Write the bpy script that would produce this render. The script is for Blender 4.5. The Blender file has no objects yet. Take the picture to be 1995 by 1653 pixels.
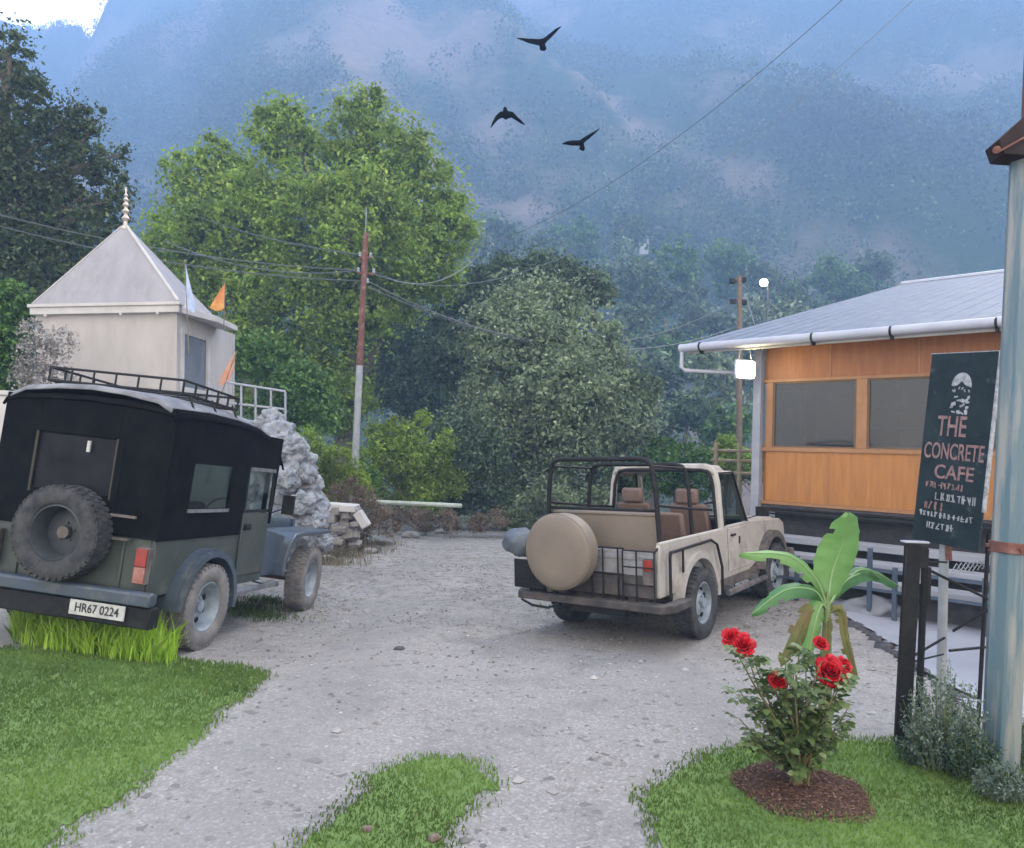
import bpy, math, random
import numpy as np
from mathutils import Vector, Matrix, noise, Euler
random.seed(7); RNG = np.random.default_rng(7)
rad = math.radians
S = bpy.context.scene; COL = S.collection
# ------------------------------------------------------------------ camera
FPX = 1500.0; CX, CY = 997.5, 826.5
PIT, ROL = rad(2.2), rad(2.0)
CAM = Vector((0, 0, 1.5))
Fv = Vector((0, math.cos(PIT), math.sin(PIT))); Xv = Vector((1, 0, 0)); Uv = Vector((0, -math.sin(PIT), math.cos(PIT)))
Rv = math.cos(ROL) * Xv + math.sin(ROL) * Uv
Wv = math.cos(ROL) * Uv - math.sin(ROL) * Xv
def ray(x, y): return Fv + Rv * ((x - CX) / FPX) - Wv * ((y - CY) / FPX)
def at(x, y, Y):
    """world point seen at photo position x,y at distance Y along the road"""
    d = ray(x, y); return CAM + d * (Y / d.y)
SL = 0.033
def ong(x, y, dz=0.0):
    d = ray(x, y); t = -(CAM.z - dz) / (d.z + SL * d.y); return CAM + d * t
cam = bpy.data.cameras.new('camera'); co = bpy.data.objects.new('camera', cam); COL.objects.link(co)
cam.sensor_fit = 'HORIZONTAL'; cam.sensor_width = 36; cam.lens = 36 * FPX / 1995; cam.clip_end = 5000; cam.clip_start = .05
m = Matrix((Rv, Wv, -Fv)).transposed().to_4x4(); m.translation = CAM; co.matrix_world = m
S.camera = co
# ------------------------------------------------------------------ materials
def mat(name, c1, c2=None, scale=5, rough=.8, bump=0, bscale=None, metal=0, detail=6, lo=.35, hi=.65, spec=.5, stretch=None, c3=None, s3=1.0, lo3=.5, hi3=.7):
    m = bpy.data.materials.new(name); m.use_nodes = True; nt = m.node_tree; b = nt.nodes['Principled BSDF']
    b.inputs['Roughness'].default_value = rough; b.inputs['Metallic'].default_value = metal
    b.inputs['Specular IOR Level'].default_value = spec
    b.inputs['Base Color'].default_value = (*c1, 1)
    tc = nt.nodes.new('ShaderNodeTexCoord'); mp = nt.nodes.new('ShaderNodeMapping')
    nt.links.new(tc.outputs['Object'], mp.inputs[0])
    if stretch: mp.inputs['Scale'].default_value = stretch
    def nz(s, d=detail):
        n = nt.nodes.new('ShaderNodeTexNoise'); n.inputs['Scale'].default_value = s; n.inputs['Detail'].default_value = d
        n.inputs['Roughness'].default_value = .6
        nt.links.new(mp.outputs[0], n.inputs['Vector']); return n
    def ramp(src, a, z):
        r = nt.nodes.new('ShaderNodeMapRange'); r.inputs[1].default_value = a; r.inputs[2].default_value = z
        nt.links.new(src, r.inputs[0]); return r.outputs[0]
    out = None
    if c2:
        n = nz(scale); mx = nt.nodes.new('ShaderNodeMix'); mx.data_type = 'RGBA'
        nt.links.new(ramp(n.outputs[0], lo, hi), mx.inputs[0]); mx.inputs[6].default_value = (*c1, 1); mx.inputs[7].default_value = (*c2, 1)
        out = mx.outputs[2]
        if c3:
            n3 = nz(s3); m3 = nt.nodes.new('ShaderNodeMix'); m3.data_type = 'RGBA'
            nt.links.new(ramp(n3.outputs[0], lo3, hi3), m3.inputs[0]); nt.links.new(out, m3.inputs[6]); m3.inputs[7].default_value = (*c3, 1)
            out = m3.outputs[2]
        nt.links.new(out, b.inputs['Base Color'])
    if bump:
        n2 = nz(bscale or scale * 4); bp = nt.nodes.new('ShaderNodeBump'); bp.inputs['Strength'].default_value = 1
        bp.inputs['Distance'].default_value = bump
        nt.links.new(n2.outputs[0], bp.inputs['Height']); nt.links.new(bp.outputs[0], b.inputs['Normal'])
    return m
def leafmat(name, c1, c2, c3=None, trans=.3, rough=.55, var=.9):
    """every leaf gets its own tint between c1 and c2 (and c3 for some)"""
    m = bpy.data.materials.new(name); m.use_nodes = True; nt = m.node_tree; b = nt.nodes['Principled BSDF']
    b.inputs['Roughness'].default_value = rough; b.inputs['Specular IOR Level'].default_value = .3
    g = nt.nodes.new('ShaderNodeNewGeometry'); r = nt.nodes.new('ShaderNodeValToRGB')
    nt.links.new(g.outputs['Random Per Island'], r.inputs[0])
    e = r.color_ramp.elements; e[0].color = (*c1, 1); e[1].color = (*c2, 1)
    if c3: e[1].position = .8; k = e.new(1.0); k.color = (*c3, 1)
    tc = nt.nodes.new('ShaderNodeTexCoord'); nz = nt.nodes.new('ShaderNodeTexNoise'); nz.inputs['Scale'].default_value = var; nz.inputs['Detail'].default_value = 3; nt.links.new(tc.outputs['Object'], nz.inputs['Vector'])
    mr = nt.nodes.new('ShaderNodeMapRange'); mr.inputs[1].default_value = .36; mr.inputs[2].default_value = .64; mr.inputs[3].default_value = .62; mr.inputs[4].default_value = 1.3; nt.links.new(nz.outputs[0], mr.inputs[0])
    hs = nt.nodes.new('ShaderNodeHueSaturation'); nt.links.new(r.outputs[0], hs.inputs['Color']); nt.links.new(mr.outputs[0], hs.inputs['Value'])
    if not var: hs.inputs['Value'].default_value = 1; nt.links.remove(hs.inputs['Value'].links[0])
    nt.links.new(hs.outputs[0], b.inputs['Base Color'])
    t = nt.nodes.new('ShaderNodeBsdfTranslucent'); nt.links.new(hs.outputs[0], t.inputs[0])
    mx = nt.nodes.new('ShaderNodeMixShader'); mx.inputs[0].default_value = trans
    nt.links.new(b.outputs[0], mx.inputs[1]); nt.links.new(t.outputs[0], mx.inputs[2])
    nt.links.new(mx.outputs[0], nt.nodes['Material Output'].inputs[0]); return m
def emit(name, c, s):
    m = bpy.data.materials.new(name); m.use_nodes = True; nt = m.node_tree
    e = nt.nodes.new('ShaderNodeEmission'); e.inputs[0].default_value = (*c, 1); e.inputs[1].default_value = s
    nt.links.new(e.outputs[0], nt.nodes['Material Output'].inputs[0]); return m
def glass(name, tint=(.8, .85, .85), refl=.02, clear=.95, gl=.9):
    m = bpy.data.materials.new(name); m.use_nodes = True; nt = m.node_tree
    t = nt.nodes.new('ShaderNodeBsdfTransparent'); t.inputs[0].default_value = (*[v * clear for v in tint], 1)
    g = nt.nodes.new('ShaderNodeBsdfGlossy'); g.inputs['Roughness'].default_value = .04; g.inputs[0].default_value = (gl, gl, gl, 1)
    f = nt.nodes.new('ShaderNodeFresnel'); f.inputs[0].default_value = 1.5
    a0 = nt.nodes.new('ShaderNodeMath'); a0.operation = 'ADD'; a0.inputs[1].default_value = refl; nt.links.new(f.outputs[0], a0.inputs[0])
    ge = nt.nodes.new('ShaderNodeNewGeometry'); iv = nt.nodes.new('ShaderNodeMath'); iv.operation = 'SUBTRACT'; iv.inputs[0].default_value = 1; nt.links.new(ge.outputs['Backfacing'], iv.inputs[1])
    a = nt.nodes.new('ShaderNodeMath'); a.operation = 'MULTIPLY'; nt.links.new(a0.outputs[0], a.inputs[0]); nt.links.new(iv.outputs[0], a.inputs[1])
    mx = nt.nodes.new('ShaderNodeMixShader'); nt.links.new(a.outputs[0], mx.inputs[0]); nt.links.new(t.outputs[0], mx.inputs[1]); nt.links.new(g.outputs[0], mx.inputs[2])
    nt.links.new(mx.outputs[0], nt.nodes['Material Output'].inputs[0]); return m
M = {}
M['rubber'] = mat('rubber', (.032, .034, .040), (.075, .073, .072), 9, .85, .002, 60, spec=.2)
M['dusty_rubber'] = mat('dusty_rubber', (.12, .115, .115), (.22, .20, .18), 7, .95, .002, 60)
M['rim_grey'] = mat('rim_grey', (.16, .19, .22), (.09, .10, .11), 8, .5, metal=.3)
M['rim_pale'] = mat('rim_pale', (.34, .39, .43), (.22, .25, .27), 10, .5, metal=.2)
M['dark_hole'] = mat('dark_hole', (.01, .01, .012), rough=.9)
M['olive'] = mat('olive_paint', (.040, .050, .043), (.058, .068, .058), 3, .5, .0008, 40, c3=(.095, .095, .08), s3=5, lo3=.55, hi3=.8)
M['olive_blue'] = mat('blue_grey_paint', (.045, .066, .105), (.055, .068, .072), 2, .38, c3=(.15, .15, .14), s3=6, lo3=.55, hi3=.8)
M['canopy_black'] = mat('black_canvas', (.004, .0042, .005), (.0085, .009, .010), 5, .9, .010, 5, spec=.06)
M['rim_dark'] = mat('rim_dark', (.03, .034, .042), (.05, .055, .06), 9, .6)
M['canopy_top'] = mat('grey_canvas_top', (.13, .135, .15), (.24, .25, .27), 6, .8, .005, 12)
M['black_metal'] = mat('black_metal', (.007, .007, .008), (.018, .017, .017), 12, .6, spec=.25)
M['chrome'] = mat('chrome', (.45, .46, .48), (.25, .25, .26), 10, .3, metal=.8)
M['cream'] = mat('cream_paint', (.43, .395, .35), (.36, .33, .29), 3, .5, .0005, 40, c3=(.19, .16, .135), s3=5, lo3=.52, hi3=.82)
M['tan_vinyl'] = mat('tan_vinyl', (.205, .165, .125), (.17, .138, .106), 3, .6, .003, 14)
M['seat_brown'] = mat('seat_brown', (.11, .07, .052), (.15, .095, .07), 6, .6, .003, 20)
M['bed_grey'] = mat('bed_grey', (.30, .30, .31), (.20, .195, .19), 8, .7)
M['grime_metal'] = mat('grime_metal', (.05, .046, .045), (.16, .13, .11), 9, .75)
M['grime_dark'] = mat('grime_dark', (.03, .028, .028), (.09, .075, .066), 9, .75)
M['tarp_grey'] = mat('tarp_grey', (.07, .085, .10), (.12, .14, .16), 5, .6, .02, 9)
M['lamp_red'] = mat('lamp_red', (.32, .03, .02), (.22, .03, .02), 20, .25)
M['lamp_amber'] = mat('lamp_amber', (.36, .17, .13), (.25, .08, .06), 25, .3)
M['plate'] = mat('plate', (.50, .50, .48), (.36, .36, .35), 20, .5)
M['ink'] = mat('ink', (.015, .015, .018), rough=.6)
M['glass'] = glass('window_glass')
M['glass_dark'] = glass('dark_glass', (.40, .48, .46), .0)
M['glass_rear'] = mat('clouded_vinyl', (.006, .006, .008), (.014, .014, .018), 5, .5, .006, 5, spec=.12)
M['glass_cafe'] = glass('cafe_glass', (.50, .48, .45), .03, .9, .75)
M['grey_pane'] = mat('grey_pane', (.13, .15, .185), (.17, .19, .22), 3, .25)
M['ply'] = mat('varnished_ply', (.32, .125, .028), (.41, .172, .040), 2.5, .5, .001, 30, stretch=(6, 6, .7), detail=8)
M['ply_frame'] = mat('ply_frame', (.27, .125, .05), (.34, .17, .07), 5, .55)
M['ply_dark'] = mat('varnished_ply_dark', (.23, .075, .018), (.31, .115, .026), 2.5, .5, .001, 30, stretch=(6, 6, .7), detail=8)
M['roof_tin'] = mat('roof_sheet', (.062, .083, .13), (.085, .11, .16), 1.2, .6, .004, 9, c3=(.13, .145, .18), s3=5)
M['gutter'] = mat('pale_pvc', (.40, .41, .46), (.34, .35, .40), 4, .45)
M['post_steel'] = mat('grey_steel', (.30, .31, .35), (.24, .25, .28), 5, .6)
M['lamp_on'] = emit('lamp_on', (1.0, .88, .50), 22)
M['lamp_far'] = emit('lamp_far', (1, .98, .92), 9)
M['conc'] = mat('concrete', (.31, .32, .35), (.25, .26, .29), .7, .85, .004, 12, c3=(.22, .23, .25), s3=1.6, lo3=.58, hi3=.8)
M['stone_dark'] = mat('dark_stone', (.035, .035, .042), (.07, .065, .065), 6, .8, .02, 5)
M['blue_rail'] = mat('blue_rail', (.035, .06, .095), (.06, .08, .11), 8, .5)
M['whitewash'] = mat('whitewash', (.42, .39, .365), (.36, .335, .315), 1.6, .85, .003, 12, stretch=(2, 2, .7), c3=(.30, .275, .255), s3=2.2, lo3=.58, hi3=.9)
M['roof_white'] = mat('roof_white', (.31, .30, .315), (.25, .24, .255), 1.5, .8, .003, 10, stretch=(2, 2, .6), c3=(.20, .195, .20), s3=2.6, lo3=.55, hi3=.85)
M['trim_white'] = mat('trim_white', (.50, .48, .455), (.40, .385, .365), 3, .7)
M['gold'] = mat('gold', (.55, .47, .38), rough=.35, metal=.5)
M['flag_blue'] = mat('flag_blue', (.42, .48, .60), (.30, .38, .55), 8, .9)
M['flag_orange'] = mat('flag_orange', (.62, .36, .10), (.50, .16, .06), 6, .9)
M['flag_red'] = mat('flag_red', (.55, .20, .12), (.42, .26, .18), 6, .9)
M['rust'] = mat('rust', (.16, .055, .038), (.10, .045, .035), 6, .8, .002, 30, c3=(.24, .13, .10), s3=9)
M['pole_pale'] = mat('pole_pale', (.34, .35, .36), (.25, .26, .27), 6, .7)
M['teal_steel'] = mat('weathered_blue_steel', (.085, .145, .175), (.125, .17, .185), 2.2, .55, .002, 20, stretch=(9, 9, .9), c3=(.25, .255, .235), s3=1.2, lo3=.47, hi3=.60)
M['wood_post'] = mat('wood_post', (.14, .10, .07), (.20, .15, .11), 8, .85)
M['wire'] = mat('wire', (.10, .11, .12), rough=.5, metal=.3)
M['wire_pale'] = mat('wire_pale', (.22, .26, .31), rough=.5, metal=.3)
M['rock_pale'] = mat('painted_rock', (.32, .33, .345), (.16, .18, .205), 6, .8, .03, 9, c3=(.16, .13, .11), s3=5, lo3=.56, hi3=.66)
M['rock'] = mat('rock', (.30, .28, .26), (.18, .165, .15), 5, .9, .02, 9)
M['sign_board'] = mat('sign_board', (.010, .018, .021), (.022, .036, .04), 4, .6, spec=.2, c3=(.10, .12, .13), s3=7, lo3=.6, hi3=.8)
M['sign_pink'] = mat('sign_pink', (.33, .19, .175), (.16, .10, .095), 30, .7)
M['sign_white'] = mat('sign_white', (.44, .44, .45), (.20, .21, .22), 30, .7)
M['bird'] = mat('bird_black', (.003, .003, .004), rough=1, spec=0)
M['bark'] = mat('bark', (.11, .085, .065), (.17, .14, .115), 6, .95, .02, 14, stretch=(3, 3, .6))
M['stem_green'] = mat('stem_green', (.16, .22, .08), (.12, .15, .06), 8, .7)
M['stem_brown'] = mat('rose_cane', (.20, .13, .06), (.13, .15, .06), 12, .7)
M['mulch'] = leafmat('mulch_chips', (.05, .025, .017), (.16, .08, .05), (.26, .16, .11), 0, .9)
M['mulch_soil'] = mat('mulch_soil', (.06, .035, .025), (.10, .055, .038), 20, .95, .01, 60)
M['petal'] = leafmat('rose_petal', (.36, .003, .008), (.62, .008, .018), None, .15, .5)
M['rose_leaf'] = leafmat('rose_leaf', (.06, .10, .03), (.15, .21, .075), (.24, .29, .13), .2, .45)
M['pebble'] = leafmat('pebble_stone', (.16, .15, .145), (.33, .31, .29), (.40, .38, .35), 0, .9)
# ------------------------------------------------------------------ mesh builder
class MB:
    def __init__(s): s.v = []; s.f = []; s.mi = []; s.k = 0
    def add(s, vs, fs):
        n = len(s.v); s.v += [tuple(p) for p in vs]
        for f in fs: s.f.append(tuple(i + n for i in f)); s.mi.append(s.k)
        return s
    def box(s, c, d, R=None):
        x, y, z = d[0] / 2, d[1] / 2, d[2] / 2
        vs = [Vector((a, b, e)) for a in (-x, x) for b in (-y, y) for e in (-z, z)]
        if R: vs = [R @ p for p in vs]
        vs = [p + Vector(c) for p in vs]
        return s.add(vs, [(0, 1, 3, 2), (4, 6, 7, 5), (0, 4, 5, 1), (2, 3, 7, 6), (0, 2, 6, 4), (1, 5, 7, 3)])
    def bx(s, x0, x1, y0, y1, z0, z1): return s.box(((x0 + x1) / 2, (y0 + y1) / 2, (z0 + z1) / 2), (abs(x1 - x0), abs(y1 - y0), abs(z1 - z0)))
    def hexa(s, b, t):
        """bottom 4 points, top 4 points"""
        return s.add(list(b) + list(t), [(3, 2, 1, 0), (4, 5, 6, 7), (0, 1, 5, 4), (1, 2, 6, 5), (2, 3, 7, 6), (3, 0, 4, 7)])
    def prism(s, pts, ax, a, b):
        """polygon in the two other axes, swept along axis ax from a to b"""
        def P(p, w):
            return {'x': (w, p[0], p[1]), 'y': (p[0], w, p[1]), 'z': (p[0], p[1], w)}[ax]
        n = len(pts)
        return s.add([P(p, a) for p in pts] + [P(p, b) for p in pts],
                     [tuple(range(n))[::-1], tuple(range(n, 2 * n))] + [(i, (i + 1) % n, n + (i + 1) % n, n + i) for i in range(n)])
    def tube(s, pts, r, n=8, cap=True):
        pts = [Vector(p) for p in pts]; rs = r if isinstance(r, (list, tuple)) else [r] * len(pts)
        vs = []; prev = None
        for i, p in enumerate(pts):
            t = (pts[min(i + 1, len(pts) - 1)] - pts[max(i - 1, 0)]).normalized()
            a = prev if prev else (Vector((0, 0, 1)) if abs(t.z) < .9 else Vector((1, 0, 0)))
            u = (a - t * a.dot(t)).normalized(); w = t.cross(u); prev = u
            for k in range(n):
                an = 2 * math.pi * k / n; vs.append(p + (u * math.cos(an) + w * math.sin(an)) * rs[i])
        fs = [(i * n + k, i * n + (k + 1) % n, (i + 1) * n + (k + 1) % n, (i + 1) * n + k) for i in range(len(pts) - 1) for k in range(n)]
        if cap: fs += [tuple(range(n))[::-1], tuple(range((len(pts) - 1) * n, len(pts) * n))]
        return s.add(vs, fs)
    def lathe(s, prof, c=(0, 0, 0), ax='z', n=32, cap=True):
        """prof: list of (radius, position along axis)"""
        vs = []
        for r, h in prof:
            for k in range(n):
                a = 2 * math.pi * k / n; p = (r * math.cos(a), r * math.sin(a))
                q = {'z': (p[0], p[1], h), 'x': (h, p[0], p[1]), 'y': (p[1], h, p[0])}[ax]
                vs.append(Vector(q) + Vector(c))
        fs = [(i * n + k, i * n + (k + 1) % n, (i + 1) * n + (k + 1) % n, (i + 1) * n + k) for i in range(len(prof) - 1) for k in range(n)]
        if cap and prof[0][0] > 1e-5 and prof[0] != prof[-1]: fs += [tuple(range(n))[::-1]]
        if cap and prof[-1][0] > 1e-5 and prof[0] != prof[-1]: fs += [tuple(range((len(prof) - 1) * n, len(prof) * n))]
        return s.add(vs, fs)
    def arch(s, yc, zc, r1, r2, x0, x1, a0=0, a1=180, n=14, dy=1.0):
        pr = []
        for i in range(n + 1):
            a = rad(a0 + (a1 - a0) * i / n); pr.append((yc + r2 * math.cos(a) * dy, zc + r2 * math.sin(a)))
        for i in range(n, -1, -1):
            a = rad(a0 + (a1 - a0) * i / n); pr.append((yc + r1 * math.cos(a) * dy, zc + r1 * math.sin(a)))
        N = n + 1
        for i in range(n):
            q = [pr[i], pr[i + 1], pr[2 * N - 2 - i], pr[2 * N - 1 - i]]
            s.add([(x0, *p) for p in q] + [(x1, *p) for p in q], [(0, 1, 2, 3), (7, 6, 5, 4), (0, 4, 5, 1), (2, 6, 7, 3)] + ([(3, 7, 4, 0)] if i == 0 else []) + ([(1, 5, 6, 2)] if i == n - 1 else []))
        return s
    def build(s, name, mats, parent=None, smooth=False, bevel=0, sub=0):
        me = bpy.data.meshes.new(name); me.from_pydata(s.v, [], s.f)
        if not isinstance(mats, (list, tuple)): mats = [mats]
        for q in mats: me.materials.append(q)
        if len(mats) > 1: me.polygons.foreach_set('material_index', s.mi)
        bmfix(me)
        if smooth: me.polygons.foreach_set('use_smooth', [True] * len(me.polygons))
        me.update(); o = bpy.data.objects.new(name, me); COL.objects.link(o)
        if parent: o.parent = parent
        if bevel:
            b = o.modifiers.new('bevel', 'BEVEL'); b.width = bevel; b.segments = 2; b.limit_method = 'ANGLE'; b.angle_limit = rad(40)
        if sub: b = o.modifiers.new('sub', 'SUBSURF'); b.levels = b.render_levels = sub
        if smooth or bevel:
            try: me.set_sharp_from_angle(angle=rad(38))
            except Exception: pass
        return o
import bmesh
def bmfix(me):
    b = bmesh.new(); b.from_mesh(me); bmesh.ops.recalc_face_normals(b, faces=b.faces); b.to_mesh(me); b.free()
def tag(o, label=None, cat=None, group=None, kind=None):
    if label: o['label'] = label
    if cat: o['category'] = cat
    if group: o['group'] = group
    if kind: o['kind'] = kind
    return o
def thing(name, label, cat, loc=(0, 0, 0), group=None, rot=None):
    o = bpy.data.objects.new(name, None); COL.objects.link(o); o.location = loc; o.empty_display_size = .2
    if rot is not None: o.rotation_euler = rot
    return tag(o, label, cat, group)
def text_mesh(body, size, mats, name, parent, M4, extrude=.002, align='CENTER', sx=1.0):
    cu = bpy.data.curves.new('t', 'FONT'); cu.body = body; cu.size = size; cu.extrude = extrude; cu.align_x = align; cu.align_y = 'CENTER'; cu.offset = size * .012
    ob = bpy.data.objects.new('t', cu); COL.objects.link(ob); dg = bpy.context.evaluated_depsgraph_get()
    me = bpy.data.meshes.new_from_object(ob.evaluated_get(dg)); bpy.data.objects.remove(ob)
    me.transform(M4 @ Matrix.Diagonal((sx, 1, 1, 1))); me.materials.clear(); me.materials.append(mats)
    o = bpy.data.objects.new(name, me); COL.objects.link(o); o.parent = parent; return o
# ------------------------------------------------------------------ leaves in numpy
def quads_obj(name, V, mat_, parent=None, per=4, smooth=False):
    """V: (n, per, 3) polygons"""
    n = V.shape[0]; me = bpy.data.meshes.new(name)
    me.vertices.add(n * per); me.vertices.foreach_set('co', V.reshape(-1).astype(np.float32))
    me.loops.add(n * per); me.loops.foreach_set('vertex_index', np.arange(n * per, dtype=np.int32))
    me.polygons.add(n); me.polygons.foreach_set('loop_start', np.arange(0, n * per, per, dtype=np.int32))
    me.polygons.foreach_set('loop_total', np.full(n, per, dtype=np.int32))
    me.materials.append(mat_); me.update(calc_edges=True); me.validate()
    o = bpy.data.objects.new(name, me); COL.objects.link(o)
    if parent: o.parent = parent
    return o
def rdir(n):
    d = RNG.normal(size=(n, 3)); return d / np.linalg.norm(d, axis=1)[:, None]
def leaves(C, size, aspect=.55, up=.25, droop=0.0):
    """diamond leaves at centres C, sizes (n,)"""
    n = len(C); L = rdir(n); L[:, 2] -= droop; L /= np.linalg.norm(L, axis=1)[:, None]
    N = rdir(n); N[:, 2] += up * np.sign(N[:, 2] + .3); W = np.cross(N, L); W /= np.linalg.norm(W, axis=1)[:, None] + 1e-9
    s = (np.asarray(size) * RNG.uniform(.6, 1.3, n))[:, None]
    K = np.cross(L, W) * s * .12
    return np.stack([C - L * s * .5, C + W * s * aspect * .5 + L * s * .05 + K, C + L * s * .5, C - W * s * aspect * .5 + L * s * .05 + K], 1)
def clump_points(blobs, n, clump=.28, per=60, shell=.55):
    """points on uneven sub-clumps spread over the blobs; blobs = (c, (rx,ry,rz))"""
    vol = np.array([b[1][0] * b[1][2] for b in blobs]); vol = vol / vol.sum(); out = []
    for b, w in zip(blobs, vol):
        m = max(2, int(n * w / per * RNG.uniform(.55, 1.25))); d = rdir(m); rr = RNG.uniform(shell, 1.0, m) ** .6
        cc = np.array(b[0]) + d * rr[:, None] * np.array(b[1]) * .92
        cr = clump * min(b[1]) * RNG.uniform(.55, 1.4, m)
        for c, r in zip(cc, cr):
            k = int(per * RNG.uniform(.5, 1.4)); q = rdir(k) * (RNG.uniform(.1, 1.0, k) ** .6)[:, None] * r
            q[:, 2] *= .75; out.append(c + q)
        k = int(m * per * .28); out.append(np.array(b[0]) + rdir(k) * (RNG.uniform(.45, 1.32, k))[:, None] * np.array(b[1]))
    return np.concatenate(out)
def pxblobs(lst, Y, depth=.9):
    out = []
    for b in lst:
        x, y, r = b[:3]; dY = b[3] if len(b) > 3 else 0
        c = at(x, y, Y + dY); R = r * (Y + dY) / FPX; out.append((tuple(c), (R, R * depth, R)))
    return out
def crown_tree(name, label, cat, base, blobs, n, leaf, mat_, trunk_r=.25, clump=.28, per=60, shell=.55, group=None, aspect=.55, limbs=True, droop=0, bark=None, crown_name='crown', up=.25):
    t = thing(name, label, cat, base, group); base = Vector(base)
    P = clump_points(blobs, n, clump, per, shell)
    V = leaves(P, np.full(len(P), leaf), aspect, up, droop) - np.array(base)
    quads_obj(crown_name, V, mat_, t)
    if trunk_r:
        mb = MB(); top = max(blobs, key=lambda b: b[0][2]); tp = Vector(top[0]) - base
        fork = Vector((tp.x * .35, tp.y * .35, tp.z * .38))
        mb.tube([Vector((0, 0, -.6)), Vector((trunk_r * .3, 0, fork.z * .5)), fork, fork.lerp(tp, .5) + Vector((.1, 0, 0)), tp], [trunk_r * 1.25, trunk_r, trunk_r * .8, trunk_r * .45, trunk_r * .12], 9)
        if limbs:
            for b in blobs:
                q = Vector(b[0]) - base; st = Vector((0, 0, 0)).lerp(fork, random.uniform(.55, 1)) if q.z < tp.z * .6 else fork.lerp(tp, random.uniform(.05, .5))
                md = st.lerp(q, .5) + Vector((random.uniform(-.2, .2), 0, random.uniform(.05, .3)))
                mb.tube([st, md, q], [trunk_r * .42, trunk_r * .26, trunk_r * .06], 6)
                for _ in range(3):
                    e = q + Vector((random.uniform(-1, 1) * b[1][0], random.uniform(-1, 1) * b[1][1], random.uniform(-.3, 1) * b[1][2])) * .75
                    mb.tube([md.lerp(q, random.uniform(.2, .9)), e], [trunk_r * .14, trunk_r * .03], 4)
        mb.build('trunk', bark or M['bark'], t, smooth=True)
    return t
# ------------------------------------------------------------------ vehicle poses and the ground under them
def rotm(y, p, r):
    return Matrix.Rotation(-y, 3, 'Z') @ Matrix.Rotation(p, 3, 'X') @ Matrix.Rotation(r, 3, 'Y')
POSE_L = (Vector((-3.464, 6.909, -.24)), rotm(rad(7.86), rad(-3.24), rad(4.1)))
POSE_R = (Vector((1.329, 8.086, -.273)), rotm(rad(36.12), rad(1.7), rad(-2.2)))
def smooth01(t): t = min(1, max(0, t)); return t * t * (3 - 2 * t)
def g(x, y):
    z = -SL * y if y < 25 else -SL * 25 - .07 * (y - 25)
    if y > 120: z += .05 * (y - 120)
    z += .012 * noise.noise(Vector((x * 1.7, y * 1.7, 0))) + .03 * noise.noise(Vector((x * .35, y * .35, 3)))
    for (p, R), ro, c in ((POSE_L, 1.9, 1.2), (POSE_R, 1.9, 1.2)):
        n = R.col[2]; ce = p + R @ Vector((0, c, 0)); d = R.transposed() @ (Vector((x, y, 0)) - Vector((ce.x, ce.y, 0)))
        q = max(abs(d.x) - .9, 0) ** 2 + max(abs(d.y) - 1.5, 0) ** 2; w = 1 - smooth01(math.sqrt(q) / 1.6)
        if w > 0:
            zp = p.z - (n.x * (x - p.x) + n.y * (y - p.y)) / n.z; z = z * (1 - w) + zp * w
    if y > 26: z += smooth01((y - 26) / 30) * 1.2 * noise.noise(Vector((x * .05, y * .05, 7)))
    return z
def gp(x, y, dz=0):
    """ground point seen at photo pixel"""
    p = ong(x, y)
    for _ in range(5):
        d = ray(x, y); zz = g(p.x, p.y) + dz; p = CAM + d * ((zz - CAM.z) / d.z)
    return p
def grid_obj(name, xs, ys, fz, mats, keep=None):
    nx, ny = len(xs), len(ys); vs = [(x, y, fz(x, y)) for y in ys for x in xs]
    fs = []
    for j in range(ny - 1):
        for i in range(nx - 1):
            if keep is None or keep((xs[i] + xs[i + 1]) / 2, (ys[j] + ys[j + 1]) / 2):
                a = j * nx + i; fs.append((a, a + 1, a + nx + 1, a + nx))
    if keep is not None:
        used = sorted({i for f in fs for i in f}); mp = {o: k for k, o in enumerate(used)}
        vs = [vs[i] for i in used]; fs = [tuple(mp[i] for i in f) for f in fs]
    me = bpy.data.meshes.new(name); me.from_pydata(vs, [], fs)
    me.materials.append(mats); me.polygons.foreach_set('use_smooth', [True] * len(me.polygons)); me.update()
    o = bpy.data.objects.new(name, me); COL.objects.link(o); return o
def axis(*seg):
    out = []
    for a, b, st in seg: out += list(np.arange(a, b, st))
    return [float(v) for v in out] + [float(seg[-1][1])]
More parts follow.
